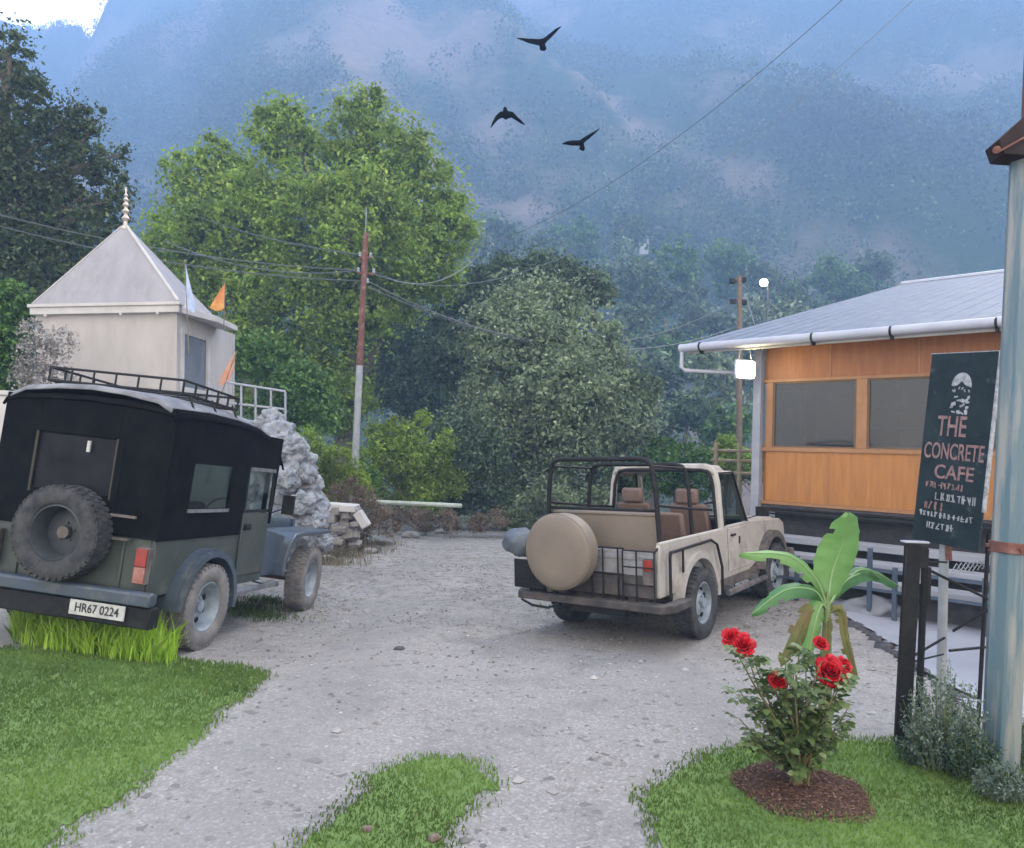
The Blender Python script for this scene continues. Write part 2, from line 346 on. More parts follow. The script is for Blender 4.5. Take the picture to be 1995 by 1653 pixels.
# gravel
def gravel_mat():
    m = bpy.data.materials.new('gravel'); m.use_nodes = True; nt = m.node_tree; b = nt.nodes['Principled BSDF']; b.inputs['Roughness'].default_value = .95
    b.inputs['Specular IOR Level'].default_value = .2
    tc = nt.nodes.new('ShaderNodeTexCoord'); O = tc.outputs['Object']
    def nz(s, d=6, r=.6):
        n = nt.nodes.new('ShaderNodeTexNoise'); n.inputs['Scale'].default_value = s; n.inputs['Detail'].default_value = d; n.inputs['Roughness'].default_value = r; nt.links.new(O, n.inputs['Vector']); return n.outputs[0]
    def mr(x, a, z, lo=0, hi=1):
        r = nt.nodes.new('ShaderNodeMapRange'); r.inputs[1].default_value = a; r.inputs[2].default_value = z; r.inputs[3].default_value = lo; r.inputs[4].default_value = hi; nt.links.new(x, r.inputs[0]); return r.outputs[0]
    def mix(f, a, c):
        x = nt.nodes.new('ShaderNodeMix'); x.data_type = 'RGBA'; nt.links.new(f, x.inputs[0])
        for i, v in ((6, a), (7, c)):
            if isinstance(v, tuple): x.inputs[i].default_value = (*v, 1)
            else: nt.links.new(v, x.inputs[i])
        return x.outputs[2]
    v = nt.nodes.new('ShaderNodeTexVoronoi'); v.inputs['Scale'].default_value = 70; nt.links.new(O, v.inputs['Vector'])
    v2 = nt.nodes.new('ShaderNodeTexVoronoi'); v2.inputs['Scale'].default_value = 24; nt.links.new(O, v2.inputs['Vector'])
    c = mix(mr(nz(.6, 5), .35, .65), (.28, .258, .235), (.35, .325, .298))
    c = mix(mr(nz(45, 3), .3, .75), c, (.24, .225, .205))
    c = mix(mr(v.outputs['Color'], .55, .95, 0, .6), c, (.50, .48, .46))
    c = mix(mr(v2.outputs['Color'], .84, .92, 0, .75), c, (.13, .12, .11))
    c = mix(mr(nz(18, 6, .75), .50, .68, 0, .5), c, (.20, .185, .165))
    # litter and worn earth, more of it farther down the yard
    sx = nt.nodes.new('ShaderNodeSeparateXYZ'); nt.links.new(O, sx.inputs[0])
    far = mr(sx.outputs[1], 6, 11)
    pa = mr(nz(5, 10, .8), .49, .60); mu = nt.nodes.new('ShaderNodeMath'); mu.operation = 'MULTIPLY'; nt.links.new(pa, mu.inputs[0]); nt.links.new(mr(far, 0, 1, .10, .85), mu.inputs[1])
    c = mix(mu.outputs[0], c, (.12, .105, .08))
    c = mix(mr(nz(1.6, 8, .7), .50, .68, 0, .55), c, (.17, .165, .165))
    wv = nt.nodes.new('ShaderNodeTexWave'); wv.wave_type = 'BANDS'; wv.bands_direction = 'X'; wv.inputs['Scale'].default_value = .11; wv.inputs['Distortion'].default_value = 2.5; wv.inputs['Detail'].default_value = 3; nt.links.new(O, wv.inputs['Vector'])
    c = mix(mr(wv.outputs['Fac'], .80, .98, 0, .35), c, (.24, .225, .21))
    gr = mr(sx.outputs[1], 22, 30); c = mix(gr, c, (.06, .075, .035))
    nt.links.new(c, b.inputs['Base Color'])
    ad = nt.nodes.new('ShaderNodeMath'); ad.operation = 'ADD'; nt.links.new(v.outputs[0], ad.inputs[0]); nt.links.new(nz(60, 4), ad.inputs[1])
    bp = nt.nodes.new('ShaderNodeBump'); bp.inputs['Distance'].default_value = .008; bp.inputs['Strength'].default_value = .9
    nt.links.new(ad.outputs[0], bp.inputs['Height']); nt.links.new(bp.outputs[0], b.inputs['Normal']); return m
tag(grid_obj('ground', axis((-200, -14, 6), (-14, 12, .16), (12, 200, 6)), axis((-4, 15, .16), (15, 40, 1), (40, 260, 6)), g, gravel_mat()), kind='structure')
def inpoly(P, x, y):
    c = False; n = len(P)
    for i in range(n):
        a, b = P[i], P[i - 1]
        if (a[1] > y) != (b[1] > y) and x < (b[0] - a[0]) * (y - a[1]) / (b[1] - a[1]) + a[0]: c = not c
    return c
def pxpoly(L): return [tuple(gp(x, y).xy) for x, y in L]
def wob(x, y, k=.05): return (x + k * noise.noise(Vector((x * 4, y * 4, 1))) + k * .6 * noise.noise(Vector((x * 13, y * 13, 5))), y + k * noise.noise(Vector((x * 4, y * 4, 9))) + k * .6 * noise.noise(Vector((x * 13, y * 13, 8))))
LAWNS = [
 ('left', pxpoly([(-900, 1240), (0, 1262), (180, 1268), (330, 1280), (470, 1295), (532, 1320), (480, 1360), (415, 1410), (400, 1440), (350, 1480), (275, 1535), (230, 1570), (90, 1653), (0, 1720), (-600, 2000)])),
 ('mid', pxpoly([(470, 1730), (560, 1653), (640, 1592), (700, 1545), (712, 1515), (760, 1488), (830, 1470), (900, 1474), (945, 1492), (960, 1520), (992, 1540), (940, 1552), (925, 1590), (900, 1630), (880, 1700), (860, 1800), (500, 1800)])),
 ('right', pxpoly([(1300, 1760), (1270, 1653), (1250, 1600), (1236, 1575), (1265, 1540), (1290, 1515), (1350, 1478), (1410, 1458), (1500, 1450), (1640, 1440), (1750, 1440), (1900, 1440), (2100, 1450), (2700, 1500), (2700, 2100), (1500, 2300)])),
]
grass_soil = mat('lawn_soil', (.11, .185, .042), (.135, .205, .048), 9, .95, .006, 60)
grass_blade = leafmat('lawn_grass', (.125, .215, .045), (.16, .25, .055), (.20, .285, .07), .32, .75)
def blades(P, h, w, lean=.5):
    n = len(P); a = RNG.uniform(0, 2 * np.pi, n); W = np.stack([np.cos(a), np.sin(a), np.zeros(n)], 1) * (w * RNG.uniform(.6, 1.3, n))[:, None]
    hh = h * RNG.uniform(.5, 1.25, n); b = RNG.uniform(0, 2 * np.pi, n); L = np.stack([np.cos(b) * lean * RNG.uniform(0, 1, n), np.sin(b) * lean * RNG.uniform(0, 1, n), np.ones(n)], 1)
    T = P + L * hh[:, None]; Mi = P + (L * np.array([.35, .35, 1])) * (hh * .55)[:, None]
    return np.stack([P - W, P + W, Mi + W * .8, T, Mi - W * .8], 1)
for nm, poly, in LAWNS:
    xs = [p[0] for p in poly]; ys = [p[1] for p in poly]; x0, x1, y0, y1 = max(min(xs), -6), min(max(xs), 6), max(min(ys), 1.4), max(ys)
    o = grid_obj('lawn', axis((x0, x1, .035)), axis((y0, y1, .035)), lambda x, y: g(x, y) + .006, grass_soil, lambda x, y: inpoly(poly, *wob(x, y, .06)) and all(inpoly(poly, *wob(x + a_, y + b_, .06)) for a_, b_ in ((.05, 0), (-.05, 0), (0, .05), (0, -.05))))
    tag(o, kind='structure')
    n = int((x1 - x0) * (y1 - y0) * 6000); X = RNG.uniform(x0, x1, n); Y = RNG.uniform(y0, y1, n); keep = []
    for x, y in zip(X, Y):
        k = RNG.uniform(.3, 2.4); ox, oy = RNG.normal(0, .035, 2)
        if abs(x) < y * .95 + 1.0 and inpoly(poly, *wob(x + ox, y + oy, .06 * k)) and (RNG.random() < max(.35, min(1, 3.4 / y))): keep.append((x, y, g(x, y) + .002))
    P = np.array(keep); d = P[:, 1]
    V = blades(P, np.clip(.012 + .003 * d, .015, .032), .0022 + .0005 * d, .7)
    gl = quads_obj('grass', V, grass_blade, per=5); tag(gl, {'left': 'short mown grass over the large left lawn', 'mid': 'short mown grass of the small middle island in the gravel', 'right': 'short mown grass round the rose bush'}[nm], 'grass', kind='stuff')
# stray grass in the gravel edge and weeds under the vehicles
def scatter_weeds(pxs, n, h, mt, label, r=.35, lean=.9):
    P = []
    for _ in range(n):
        x, y = random.choice(pxs); p = gp(x, y); a, b = random.gauss(0, r), random.gauss(0, r * .7); P.append((p.x + a, p.y + b, g(p.x + a, p.y + b)))
    o = quads_obj('weeds', blades(np.array(P), h, .004, lean), mt, per=5); return tag(o, label, 'weeds', kind='stuff')
dry = leafmat('dry_grass', (.16, .13, .07), (.26, .22, .14), (.12, .14, .05), .2, .8)
green2 = leafmat('weed_green', (.05, .09, .02), (.12, .17, .05), None, .2, .7)
scatter_weeds([(470, 1185), (500, 1200), (530, 1175), (1230, 1190), (1160, 1190)], 2600, .07, green2, 'low weeds in the shade under the two vehicles', .22)
scatter_weeds([(660, 1085), (700, 1075), (640, 1100), (720, 1062)], 2200, .14, dry, 'dry weeds at the edge of the yard beside the black jeep', .3)
# tall bright grass tuft
tf = leafmat('bright_grass', (.30, .50, .04), (.46, .66, .08), (.55, .72, .14), .4, .5)
P = []
for _ in range(6500):
    t = random.betavariate(1.3, 1.2); x = 28 + 305 * t; yb = 1236 + 44 * t ** .8; p = gp(x + random.gauss(0, 6), yb + random.triangular(-26, 22, 4)); P.append((p.x, p.y, g(p.x, p.y)))
P = np.array(P); V = np.concatenate([blades(P[:3500], .17, .0045, 1.0), blades(P[3500:5600], .26, .0045, .8), blades(P[5600:], .36, .004, .6)]); tuft = quads_obj('grass_tuft', V, tf, per=5); tag(tuft, 'tall bright green grass growing behind the rear wheel of the black jeep', 'grass', kind='stuff')
# pebbles lying on the gravel
def pebbles():
    out = []
    ico = [(0, 0, 1), (.9, 0, .2), (.28, .85, .2), (-.72, .53, .2), (-.72, -.53, .2), (.28, -.85, .2), (0, 0, -.5)]
    tris = [(0, 1, 2), (0, 2, 3), (0, 3, 4), (0, 4, 5), (0, 5, 1), (6, 2, 1), (6, 3, 2), (6, 4, 3), (6, 5, 4), (6, 1, 5)]
    vs, fs = [], []
    for i in range(9000):
        y = 2.0 + 12 * random.random() ** 1.6; x = random.uniform(-.62, .62) * y
        if any(inpoly(p, x, y) for _, p in LAWNS): continue
        s = (.004 + .012 * random.random() ** 3) * (1 + y * .06); s *= 2.4 if random.random() < .03 else 1; a = random.uniform(0, 6.3); n = len(vs); z = g(x, y)
        for p in ico:
            q = (p[0] * random.uniform(.7, 1.2), p[1] * random.uniform(.6, 1.1), p[2] * .6)
            vs.append((x + s * (q[0] * math.cos(a) - q[1] * math.sin(a)), y + s * (q[0] * math.sin(a) + q[1] * math.cos(a)), z + s * q[2]))
        fs += [tuple(k + n for k in t) for t in tris]
    me = bpy.data.meshes.new('pebbles'); me.from_pydata(vs, [], fs); me.materials.append(M['pebble']); o = bpy.data.objects.new('pebbles', me); COL.objects.link(o)
    tag(o, 'loose pebbles strewn over the gravel yard', 'pebbles', kind='stuff')
pebbles()
def litter():
    C_ = []
    while len(C_) < 5200:
        y = 6.0 + 15 * random.random() ** 1.1; x = random.uniform(-.32, .40) * y
        n = noise.noise(Vector((x * 1.1, y * .9, 17))) + .5 * noise.noise(Vector((x * 4, y * 3, 7)))
        if random.random() > (n * 1.3 + .22) * smooth01((y - 5.5) / 5.5) + .02: continue
        C_.append((x, y, g(x, y) + .006))
    C_ = np.array(C_); V = leaves(C_, np.full(len(C_), .045), .5, 3.0); V[:, :, 2] = C_[:, None, 2] + (V[:, :, 2] - C_[:, None, 2]) * .3
    tag(quads_obj('leaf_litter', V, leafmat('litter', (.05, .04, .025), (.14, .11, .07), (.24, .20, .14), 0, .9)), 'brown fallen leaves and scraps strewn over the far half of the gravel yard', 'leaves', kind='stuff')
litter()
def stone(c, r, seed, mt, name='stone', sq=(1, 1, .7), lvl=3, amp=.35, fr=1.2):
    b = bmesh.new(); bmesh.ops.create_icosphere(b, subdivisions=lvl, radius=1)
    for v in b.verts:
        n = noise.fractal(v.co * fr + Vector((seed * 3.7, 0, 0)), .8, 2.1, 4); v.co = Vector([v.co[i] * (1 + amp * n) * sq[i] * r for i in range(3)])
    me = bpy.data.meshes.new(name); b.to_mesh(me); b.free(); me.materials.append(mt)
    me.polygons.foreach_set('use_smooth', [True] * len(me.polygons))
    o = bpy.data.objects.new(name, me); COL.objects.link(o); o.location = c; return o
M['stone_brown'] = mat('stone_brown', (.20, .15, .11), (.11, .08, .06), 30, .9, .002, 90)
for (x, y, r), l in zip([(715, 1621, .022), (845, 1640, .026)], ['small brown stone in the middle grass island', 'small pale-rimmed brown stone in the middle grass island nearest the bottom edge']):
    p = gp(x, y); tag(stone(p + Vector((0, 0, r * .5)), r, x, M['stone_brown']), l, 'stone')
p = gp(778, 1266); tag(stone(p + Vector((0, 0, .01)), .035, 5, mat('dark_clod', (.05, .05, .055), (.09, .085, .08), 30, .9), sq=(1.4, .8, .45)), 'small dark clod lying on the open gravel between the vehicles', 'stone')
# ------------------------------------------------------------------ wheels
def wheel(parent, c, R, w, side=1, steer=0, tyre_m=None, rim_m=None, ax='x', dish=.55, name='wheel'):
    e = bpy.data.objects.new(name, None); COL.objects.link(e); e.parent = parent; e.location = c
    e.rotation_euler = (0, 0, steer) if ax == 'x' else (0, 0, math.pi / 2 * -side)
    ri = R * .60; h = w / 2; mb = MB()
    pr = [(ri * .98, h * .62), (ri, h * .86), (ri * 1.06, h * .98), (R * .80, h * 1.06), (R * .93, h * .98), (R * .975, h * .82), (R * .98, h * .3), (R * .98, -h * .3), (R * .975, -h * .82), (R * .93, -h * .98), (R * .80, -h * 1.06), (ri * 1.06, -h * .98), (ri, -h * .86), (ri * .98, -h * .62), (ri * .98, h * .62)]
    mb.lathe(pr, ax='x', n=48)
    for k in range(40):
        a = 2 * math.pi * k / 40
        for j, (xo, ph) in enumerate(((-.66, 0), (0, .5), (.66, 0))):
            an = a + ph * 2 * math.pi / 40; Rm = Matrix.Rotation(an, 3, 'X')
            mb.box(Rm @ Vector((xo * h, 0, R * .985)), (h * .52, R * .105, R * .035), Rm)
    for k in range(40):
        an = 2 * math.pi * (k + .25) / 40; Rm = Matrix.Rotation(an, 3, 'X')
        for sg in (-1, 1): mb.box(Rm @ Vector((sg * h * .93, 0, R * .93)), (h * .12, R * .07, R * .07), Rm)
    mb.build('tyre', tyre_m or M['rubber'], e, smooth=True)
    rb = MB(); s = side
    rb.lathe([(ri, s * h * .80), (ri * .93, s * h * .86), (ri * .90, s * h * .70), (ri * .86, s * h * .2), (ri * .78, s * h * (dish - .5)), (ri * .52, s * h * (dish - .35)), (ri * .40, s * h * (dish - .1)), (ri * .24, s * h * (dish - .1)), (ri * .22, s * h * (dish + .25)), (.0001, s * h * (dish + .28))], ax='x', n=40, cap=False)
    rb.lathe([(ri, s * h * .80), (ri * .97, -s * h * .8), (ri * .5, -s * h * .5), (.0001, -s * h * .5)], ax='x', n=32, cap=False)
    for k in range(5):
        an = 2 * math.pi * k / 5; Rm = Matrix.Rotation(an, 3, 'X'); rb.lathe([(.013, 0), (.011, s * .022), (.0001, s * .024)], c=Rm @ Vector((s * h * (dish - .1), 0, ri * .32)), ax='x', n=6)
    rb.k = 1
    for k in range(8):
        an = 2 * math.pi * (k + .5) / 8; Rm = Matrix.Rotation(an, 3, 'X'); rb.box(Rm @ Vector((s * h * (dish - .40), 0, ri * .66)), (.03, ri * .20, ri * .13), Rm)
    rb.build('rim', [rim_m or M['rim_grey'], M['dark_hole']], e, smooth=True)
    return e
def set_pose(o, pose):
    m = pose[1].to_4x4(); m.translation = pose[0]; o.matrix_world = m
# ------------------------------------------------------------------ black canopied jeep (left)
def black_jeep():
    t = thing('canopy_jeep', 'dark olive jeep with black canvas canopy, roof rack and bare spare wheel', 'jeep'); set_pose(t, POSE_L)
    hw = .72; z0, zb = .52, 1.0
    arc = [(.47 * math.cos(rad(a)), .37 + .47 * math.sin(rad(a))) for a in range(160, 15, -12)]
    prof = [(-.74, z0), (-.74, zb), (1.2, zb), (1.2, .47), (.47, .47)] + [(y, z) for y, z in arc[::-1]] + [(-.45, z0)]
    for s in (-1, 1):
        mb = MB(); mb.prism(prof, 'x', s * (hw - .035), s * hw); mb.build('side_panel', M['olive'], t, bevel=.008)
    mb = MB(); mb.bx(-hw + .036, hw - .036, -.70, 1.2, .50, .54); mb.bx(-hw + .036, -hw + .25, -.70, .62, .54, .80); mb.bx(hw - .25, hw - .036, -.70, .62, .54, .80); mb.bx(-hw + .04, hw - .04, 1.16, 1.2, .54, 1.08)
    mb.build('floor', M['black_metal'], t)
    mb = MB(); mb.bx(-hw + .036, hw - .036, -.742, -.70, .50, .99)
    for s in (-1, 1): mb.bx(s * .44, s * .47, -.757, -.742, .56, .98)
    mb.bx(-.44, .44, -.757, -.742, .93, .96); tg = mb.build('tailgate', M['olive'], t, bevel=.006)
    # bonnet
    mb = MB(); mb.hexa([(-.40, 1.2, .62), (.40, 1.2, .62), (.34, 2.72, .62), (-.34, 2.72, .62)], [(-.40, 1.2, 1.10), (.40, 1.2, 1.10), (.34, 2.72, 1.03), (-.34, 2.72, 1.03)])
    mb.build('bonnet', M['olive_blue'], t, bevel=.05)
    mb = MB(); mb.hexa([(-hw, 1.2, .60), (hw, 1.2, .60), (hw * .62, 1.33, .60), (-hw * .62, 1.33, .60)], [(-hw, 1.2, 1.06), (hw, 1.2, 1.06), (.42, 1.5, 1.06), (-.42, 1.5, 1.06)]); mb.build('cowl', M['olive'], t, bevel=.02)
    mb = MB(); mb.bx(-.36, .36, 2.70, 2.76, .55, 1.02)
    mb.k = 1
    for k in range(7): mb.bx(-.18 + k * .055, -.155 + k * .055, 2.755, 2.763, .62, .95)
    mb.build('grille', [M['olive_blue'], M['dark_hole']], t, bevel=.01)
    for s in (-1, 1):
        mb = MB(); mb.lathe([(.0001, 0), (.09, .01), (.095, -.05)], c=(s * .27, 2.775, .84), ax='y', n=20); mb.build('headlight', M['chrome'], t, smooth=True)
    # front wings
    for s in (-1, 1):
        mb = MB(); mb.hexa([(s * .37, 2.0, .86), (s * .83, 2.0, .86), (s * .83, 2.78, .86), (s * .37, 2.78, .86)], [(s * .37, 1.98, .90), (s * .83, 1.98, .90), (s * .83, 2.82, .89), (s * .37, 2.82, .89)])
        n = 9
        pts = [(1.98, .895), (1.80, .86), (1.68, .77), (1.60, .66), (1.56, .48), (1.52, .48), (1.53, .68), (1.60, .82), (1.74, .93), (1.98, .94), (2.82, .93), (2.82, .895)]
        mb = MB(); mb.prism(pts, 'x', s * .37, s * .83)
        mb.prism([(1.2, .47), (1.2, .99), (2.0, .93), (2.7, .92), (2.7, .8), (2.1, .8), (1.9, .75), (1.75, .47)], 'x', s * .37, s * .40)
        mb.prism([(1.2, .50), (1.2, .99), (1.70, .90), (1.55, .66), (1.53, .50)], 'x', s * .69, s * (hw - .002))
        mb.build('front_wing', M['olive_blue'], t, bevel=.015)
    # rear wheel flares
    for s in (-1, 1):
        mb = MB(); mb.arch(0, .37, .43, .485, s * (hw - .1), s * (hw + .13), -8, 178, 18)
        mb.arch(0, .37, .485, .50, s * (hw - .01), s * (hw + .10), 0, 178, 18)
        mb.build('wheel_flare', M['olive_blue'], t, smooth=True)
    # canopy: side sheets with window openings
    zt = 2.0; rs = .745
    def side_sheet(s):
        mb = MB()
        def q(y0, y1, za, zc):
            xa = hw + (rs - hw) * (za - zb) / (zt - zb) + .012; xc = hw + (rs - hw) * (zc - zb) / (zt - zb) + .012
            mb.hexa([(s * (xa - .02), y0, za), (s * xa, y0, za), (s * xa, y1, za), (s * (xa - .02), y1, za)], [(s * (xc - .02), y0, zc), (s * xc, y0, zc), (s * xc, y1, zc), (s * (xc - .02), y1, zc)])
        q(-.75, -.38, .96, zt); q(-.38, .28, .96, 1.22); q(-.38, .28, 1.60, zt); q(.28, .60, .96, zt); q(.60, 1.24, 1.60, zt - .06); q(1.19, 1.24, 1.05, 1.60)
        return mb.build('canopy_side', M['canopy_black'], t)
    for s in (-1, 1):
        sh = side_sheet(s)
        mb = MB(); mb.bx(s * (hw + .000), s * (hw + .006), -.38, .28, 1.22, 1.60); w = mb.build('window', M['glass_dark'], t)
        mb = MB(); mb.bx(s * (hw + .020), s * (hw + .032), -.40, .29, 1.185, 1.215); mb.build('trim', M['chrome'], w)
        d = MB(); d.bx(s * (hw + .001), s * (hw + .022), .62, 1.16, .56, 1.165); do = d.build('door', M['olive'], t, bevel=.008)
        d = MB(); d.bx(s * (hw + .004), s * (hw + .024), .60, 1.19, 1.17, 1.20); d.bx(s * (hw + .004), s * (hw + .024), .60, .63, 1.20, 1.58); d.bx(s * (hw + .004), s * (hw + .024), 1.165, 1.19, 1.20, 1.58); d.build('window_frame', M['black_metal'], do); d = MB(); d.bx(s * (hw + .004), s * (hw + .034), .62, 1.17, 1.58, 1.615); d.build('drip_rail', M['chrome'], do)
        d = MB(); d.bx(s * (hw + .010), s * (hw + .014), .63, 1.165, 1.20, 1.58); d.build('pane', M['glass'], do)
        d = MB(); d.bx(s * (hw + .024), s * (hw + .05), .66, .76, 1.02, 1.045); d.bx(s * (hw + .024), s * (hw + .035), .64, .78, 1.0, 1.06); d.build('handle', M['black_metal'], do, bevel=.004)
        d = MB(); d.tube([(s * (hw + .02), 1.20, 1.16), (s * (hw + .14), 1.26, 1.22)], .008, 6); d.box((s * (hw + .17), 1.27, 1.26), (.13, .03, .20)); d.build('mirror', M['black_metal'], t, bevel=.01)
    # canopy back with window
    mb = MB()
    def qb(x0, x1, za, zc): mb.bx(x0, x1, -.775, -.75, za, zc)
    qb(-.76, -.42, .97, 2.02); qb(.30, .76, .97, 2.02); qb(-.42, .30, 1.72, 2.02); qb(-.42, .30, .97, 1.27)
    mb.bx(.30, .36, -.785, -.775, 1.0, 1.76); mb.bx(-.42, .36, -.785, -.775, 1.73, 1.77)
    mb.build('canopy_back', M['canopy_black'], t, bevel=.006)
    mb = MB(); mb.bx(-.42, .30, -.765, -.757, 1.27, 1.72); w = mb.build('rear_window', M['glass_rear'], t)
    bdm = mat('beading', (.03, .026, .016), rough=.7)
    for a_, b_ in ((-.43, -.41), (.285, .30)): mb = MB(); mb.bx(a_, b_, -.79, -.775, 1.24, 1.73); mb.build('window_beading', bdm, w)
    mb = MB(); mb.bx(.04, .065, -.80, -.785, 1.60, 1.69); mb.build('toggle', M['plate'], w)
    # canopy roof: a crowned sheet that droops over the windscreen
    ys = [-.80, -.76, -.2, .3, .7, 1.05, 1.25, 1.36]; zz = [1.985, 2.025, 2.05, 2.04, 2.01, 1.93, 1.82, 1.69]
    xs = [-1, -.97, -.8, -.4, 0, .4, .8, .97, 1]; dz = [-.07, -.02, .0, .025, .035, .025, 0, -.02, -.07]
    vs = [(x * (rs + .03) * (1 if y < 1 else .97), y, z + d) for y, z in zip(ys, zz) for x, d in zip(xs, dz)]; nx = len(xs)
    fs = [(j * nx + i, j * nx + i + 1, (j + 1) * nx + i + 1, (j + 1) * nx + i) for j in range(len(ys) - 1) for i in range(nx - 1)]
    mb = MB(); mb.add(vs, fs); ro = mb.build('canopy_roof', M['canopy_black'], t, smooth=True); so = ro.modifiers.new('s', 'SOLIDIFY'); so.thickness = .02
    vs = [(x * (rs - .005), y, z + d + .022) for y, z in zip(ys[:-2], zz[:-2]) for x, d in zip(xs[1:-1], [-.02, .045, .085, .10, .085, .045, -.02])]; nx = len(xs) - 2
    fs = [(j * nx + i, j * nx + i + 1, (j + 1) * nx + i + 1, (j + 1) * nx + i) for j in range(len(ys) - 3) for i in range(nx - 1)]
    mb = MB(); mb.add(vs, fs); ro = mb.build('roof_sheet', M['canopy_top'], t, smooth=True); so = ro.modifiers.new('s', 'SOLIDIFY'); so.thickness = .012
    # windscreen
    mb = MB(); mb.bx(-.66, .66, 1.22, 1.26, 1.06, 1.11); mb.bx(-.66, .66, 1.22, 1.26, 1.62, 1.68); mb.bx(-.66, -.62, 1.22, 1.26, 1.11, 1.62); mb.bx(.62, .66, 1.22, 1.26, 1.11, 1.62); ws = mb.build('windscreen_frame', M['black_metal'], t)
    mb = MB(); mb.bx(-.62, .62, 1.237, 1.243, 1.11, 1.62); mb.build('windscreen', M['glass'], ws)
    mb = MB(); mb.lathe([(.155, -.008), (.17, -.008), (.17, .008), (.155, .008), (.155, -.008)], c=(0, 0, 0), ax='y', n=24)
    mb.tube([(-.16, 0, 0), (.16, 0, 0)], .008, 5); mb.tube([(0, 0, -.16), (0, 0, 0)], .008, 5); so = mb.build('steering_wheel', M['black_metal'], t, smooth=True); so.location = (.33, .92, 1.12); so.rotation_euler = (rad(-25), 0, 0)
    for x in (-.33, .33):
        mb = MB(); mb.bx(x - .22, x + .22, .35, .80, .54, .74); mb.hexa([(x - .22, .30, .74), (x + .22, .30, .74), (x + .22, .38, .74), (x - .22, .38, .74)], [(x - .2, .2, 1.25), (x + .2, .2, 1.25), (x + .2, .27, 1.25), (x - .2, .27, 1.25)]); mb.build('seat', M['black_metal'], t, bevel=.02)
    # roof rack
    mb = MB(); Rk = []
    y0, y1, xr = -.52, .42, .62
    for zc in (2.17, 2.28):
        mb.tube([(-xr, y0, zc), (xr, y0, zc), (xr, y1, zc - .03), (-xr, y1, zc - .03), (-xr, y0, zc)], .011, 6)
    for k in range(7):
        x = -xr + 2 * xr * k / 6; mb.tube([(x, y0, 2.17), (x, y0, 2.28)], .009, 5); mb.tube([(x, y1, 2.14), (x, y1, 2.25)], .009, 5)
    for k in range(6):
        y = y0 + (y1 - y0) * k / 5
        for s in (-1, 1): mb.tube([(s * xr, y, 2.16 - .01 * k / 5), (s * xr, y, 2.28 - .03 * k / 5)], .010, 5)
        mb.tube([(-xr, y, 2.17 - .02 * k / 5), (xr, y, 2.17 - .02 * k / 5)], .009, 5)
    for y in (y0 + .1, -.05, y1 - .1):
        for s in (-1, 1): mb.tube([(s * xr, y, 2.17), (s * (xr + .08), y, 2.02)], .010, 5)
    mb.build('roof_rack', M['black_metal'], t, smooth=True)
    # wheels
    wheel(t, (.74, 0, .365), .37, .21, 1, 0, M['dusty_rubber'], M['rim_pale'], dish=.1); wheel(t, (-.74, 0, .365), .37, .21, -1, 0, M['rubber'], M['rim_grey'])
    wheel(t, (.70, 2.42, .365), .37, .21, 1, rad(4), M['dusty_rubber'], M['rim_pale'], dish=.1); wheel(t, (-.70, 2.42, .365), .37, .21, -1, rad(4), M['rubber'], M['rim_grey'])
    mb = MB(); mb.tube([(-.66, 0, .36), (.66, 0, .36)], .05, 8); mb.tube([(-.66, 2.42, .36), (.66, 2.42, .36)], .05, 8); mb.lathe([(.0001, -.14), (.12, -.08), (.13, 0), (.12, .08), (.0001, .14)], c=(.05, 0, .36), ax='x', n=14); mb.bx(-.42, -.35, -.7, 2.7, .42, .50); mb.bx(.35, .42, -.7, 2.7, .42, .50)
    mb.build('chassis', M['grime_metal'], t)
    wheel(t, (.01, -.885, .955), .37, .20, 1, 0, M['rubber'], M['rim_dark'], ax='y', dish=-.5, name='spare_wheel')
    mb = MB(); mb.tube([(.01, -.757, .955), (.01, -.88, .955)], .05, 10); mb.bx(-.12, .14, -.775, -.757, .82, 1.08); mb.build('wheel_bracket', M['grime_metal'], t)
    for a_, b_, c_ in ((.30, .55, 1.13), (.36, .52, .95)): mb = MB(); mb.bx(a_, b_, -.80, -.775, c_ - .01, c_ + .01); mb.build('hinge', M['grime_metal'], t)
    # bumper, plate, lights
    mb = MB(); pr = [(-.90, .47), (-.90, .57), (-.86, .585), (-.80, .57), (-.80, .49)]
    mb.prism(pr, 'x', -.84, .84); mb.build('rear_bumper', M['olive_blue'], t, bevel=.015)
    mb = MB(); mb.bx(-.70, .84, -.86, -.74, .30, .46); mb.build('rear_apron', M['black_metal'], t, bevel=.01)
    mb = MB(); mb.bx(.17, .64, -.885, -.875, .345, .46); pl = mb.build('number_plate', M['plate'], t, bevel=.004)
    text_mesh('HR67 0224', .095, M['ink'], 'plate_lettering', pl, Matrix.Translation((.405, -.887, .402)) @ Matrix.Rotation(rad(90), 4, 'X'), .001, sx=.86)
    for s in (-1, 1):
        mb = MB(); mb.bx(s * .60, s * .715, -.80, -.742, .62, .91); l = mb.build('tail_light', M['grime_metal'], t, bevel=.008)
        mb = MB(); mb.bx(s * .61, s * .705, -.815, -.80, .76, .90); mb.build('red_lens', M['lamp_red'], l, bevel=.005)
        mb = MB(); mb.bx(s * .61, s * .705, -.815, -.80, .63, .755); mb.build('amber_lens', M['lamp_amber'], l, bevel=.005)
        mb = MB(); mb.tube([(s * .78, .50, .40), (s * .80, .60, .42), (s * .80, 1.42, .42), (s * .78, 1.5, .40)], .026, 8); mb.bx(s * .66, s * .78, .56, 1.46, .385, .40); mb.tube([(s * .5, .7, .45), (s * .8, .7, .41)], .015, 6); mb.tube([(s * .5, 1.3, .45), (s * .8, 1.3, .41)], .015, 6); mb.build('side_step', M['chrome'], t, smooth=True)
black_jeep()
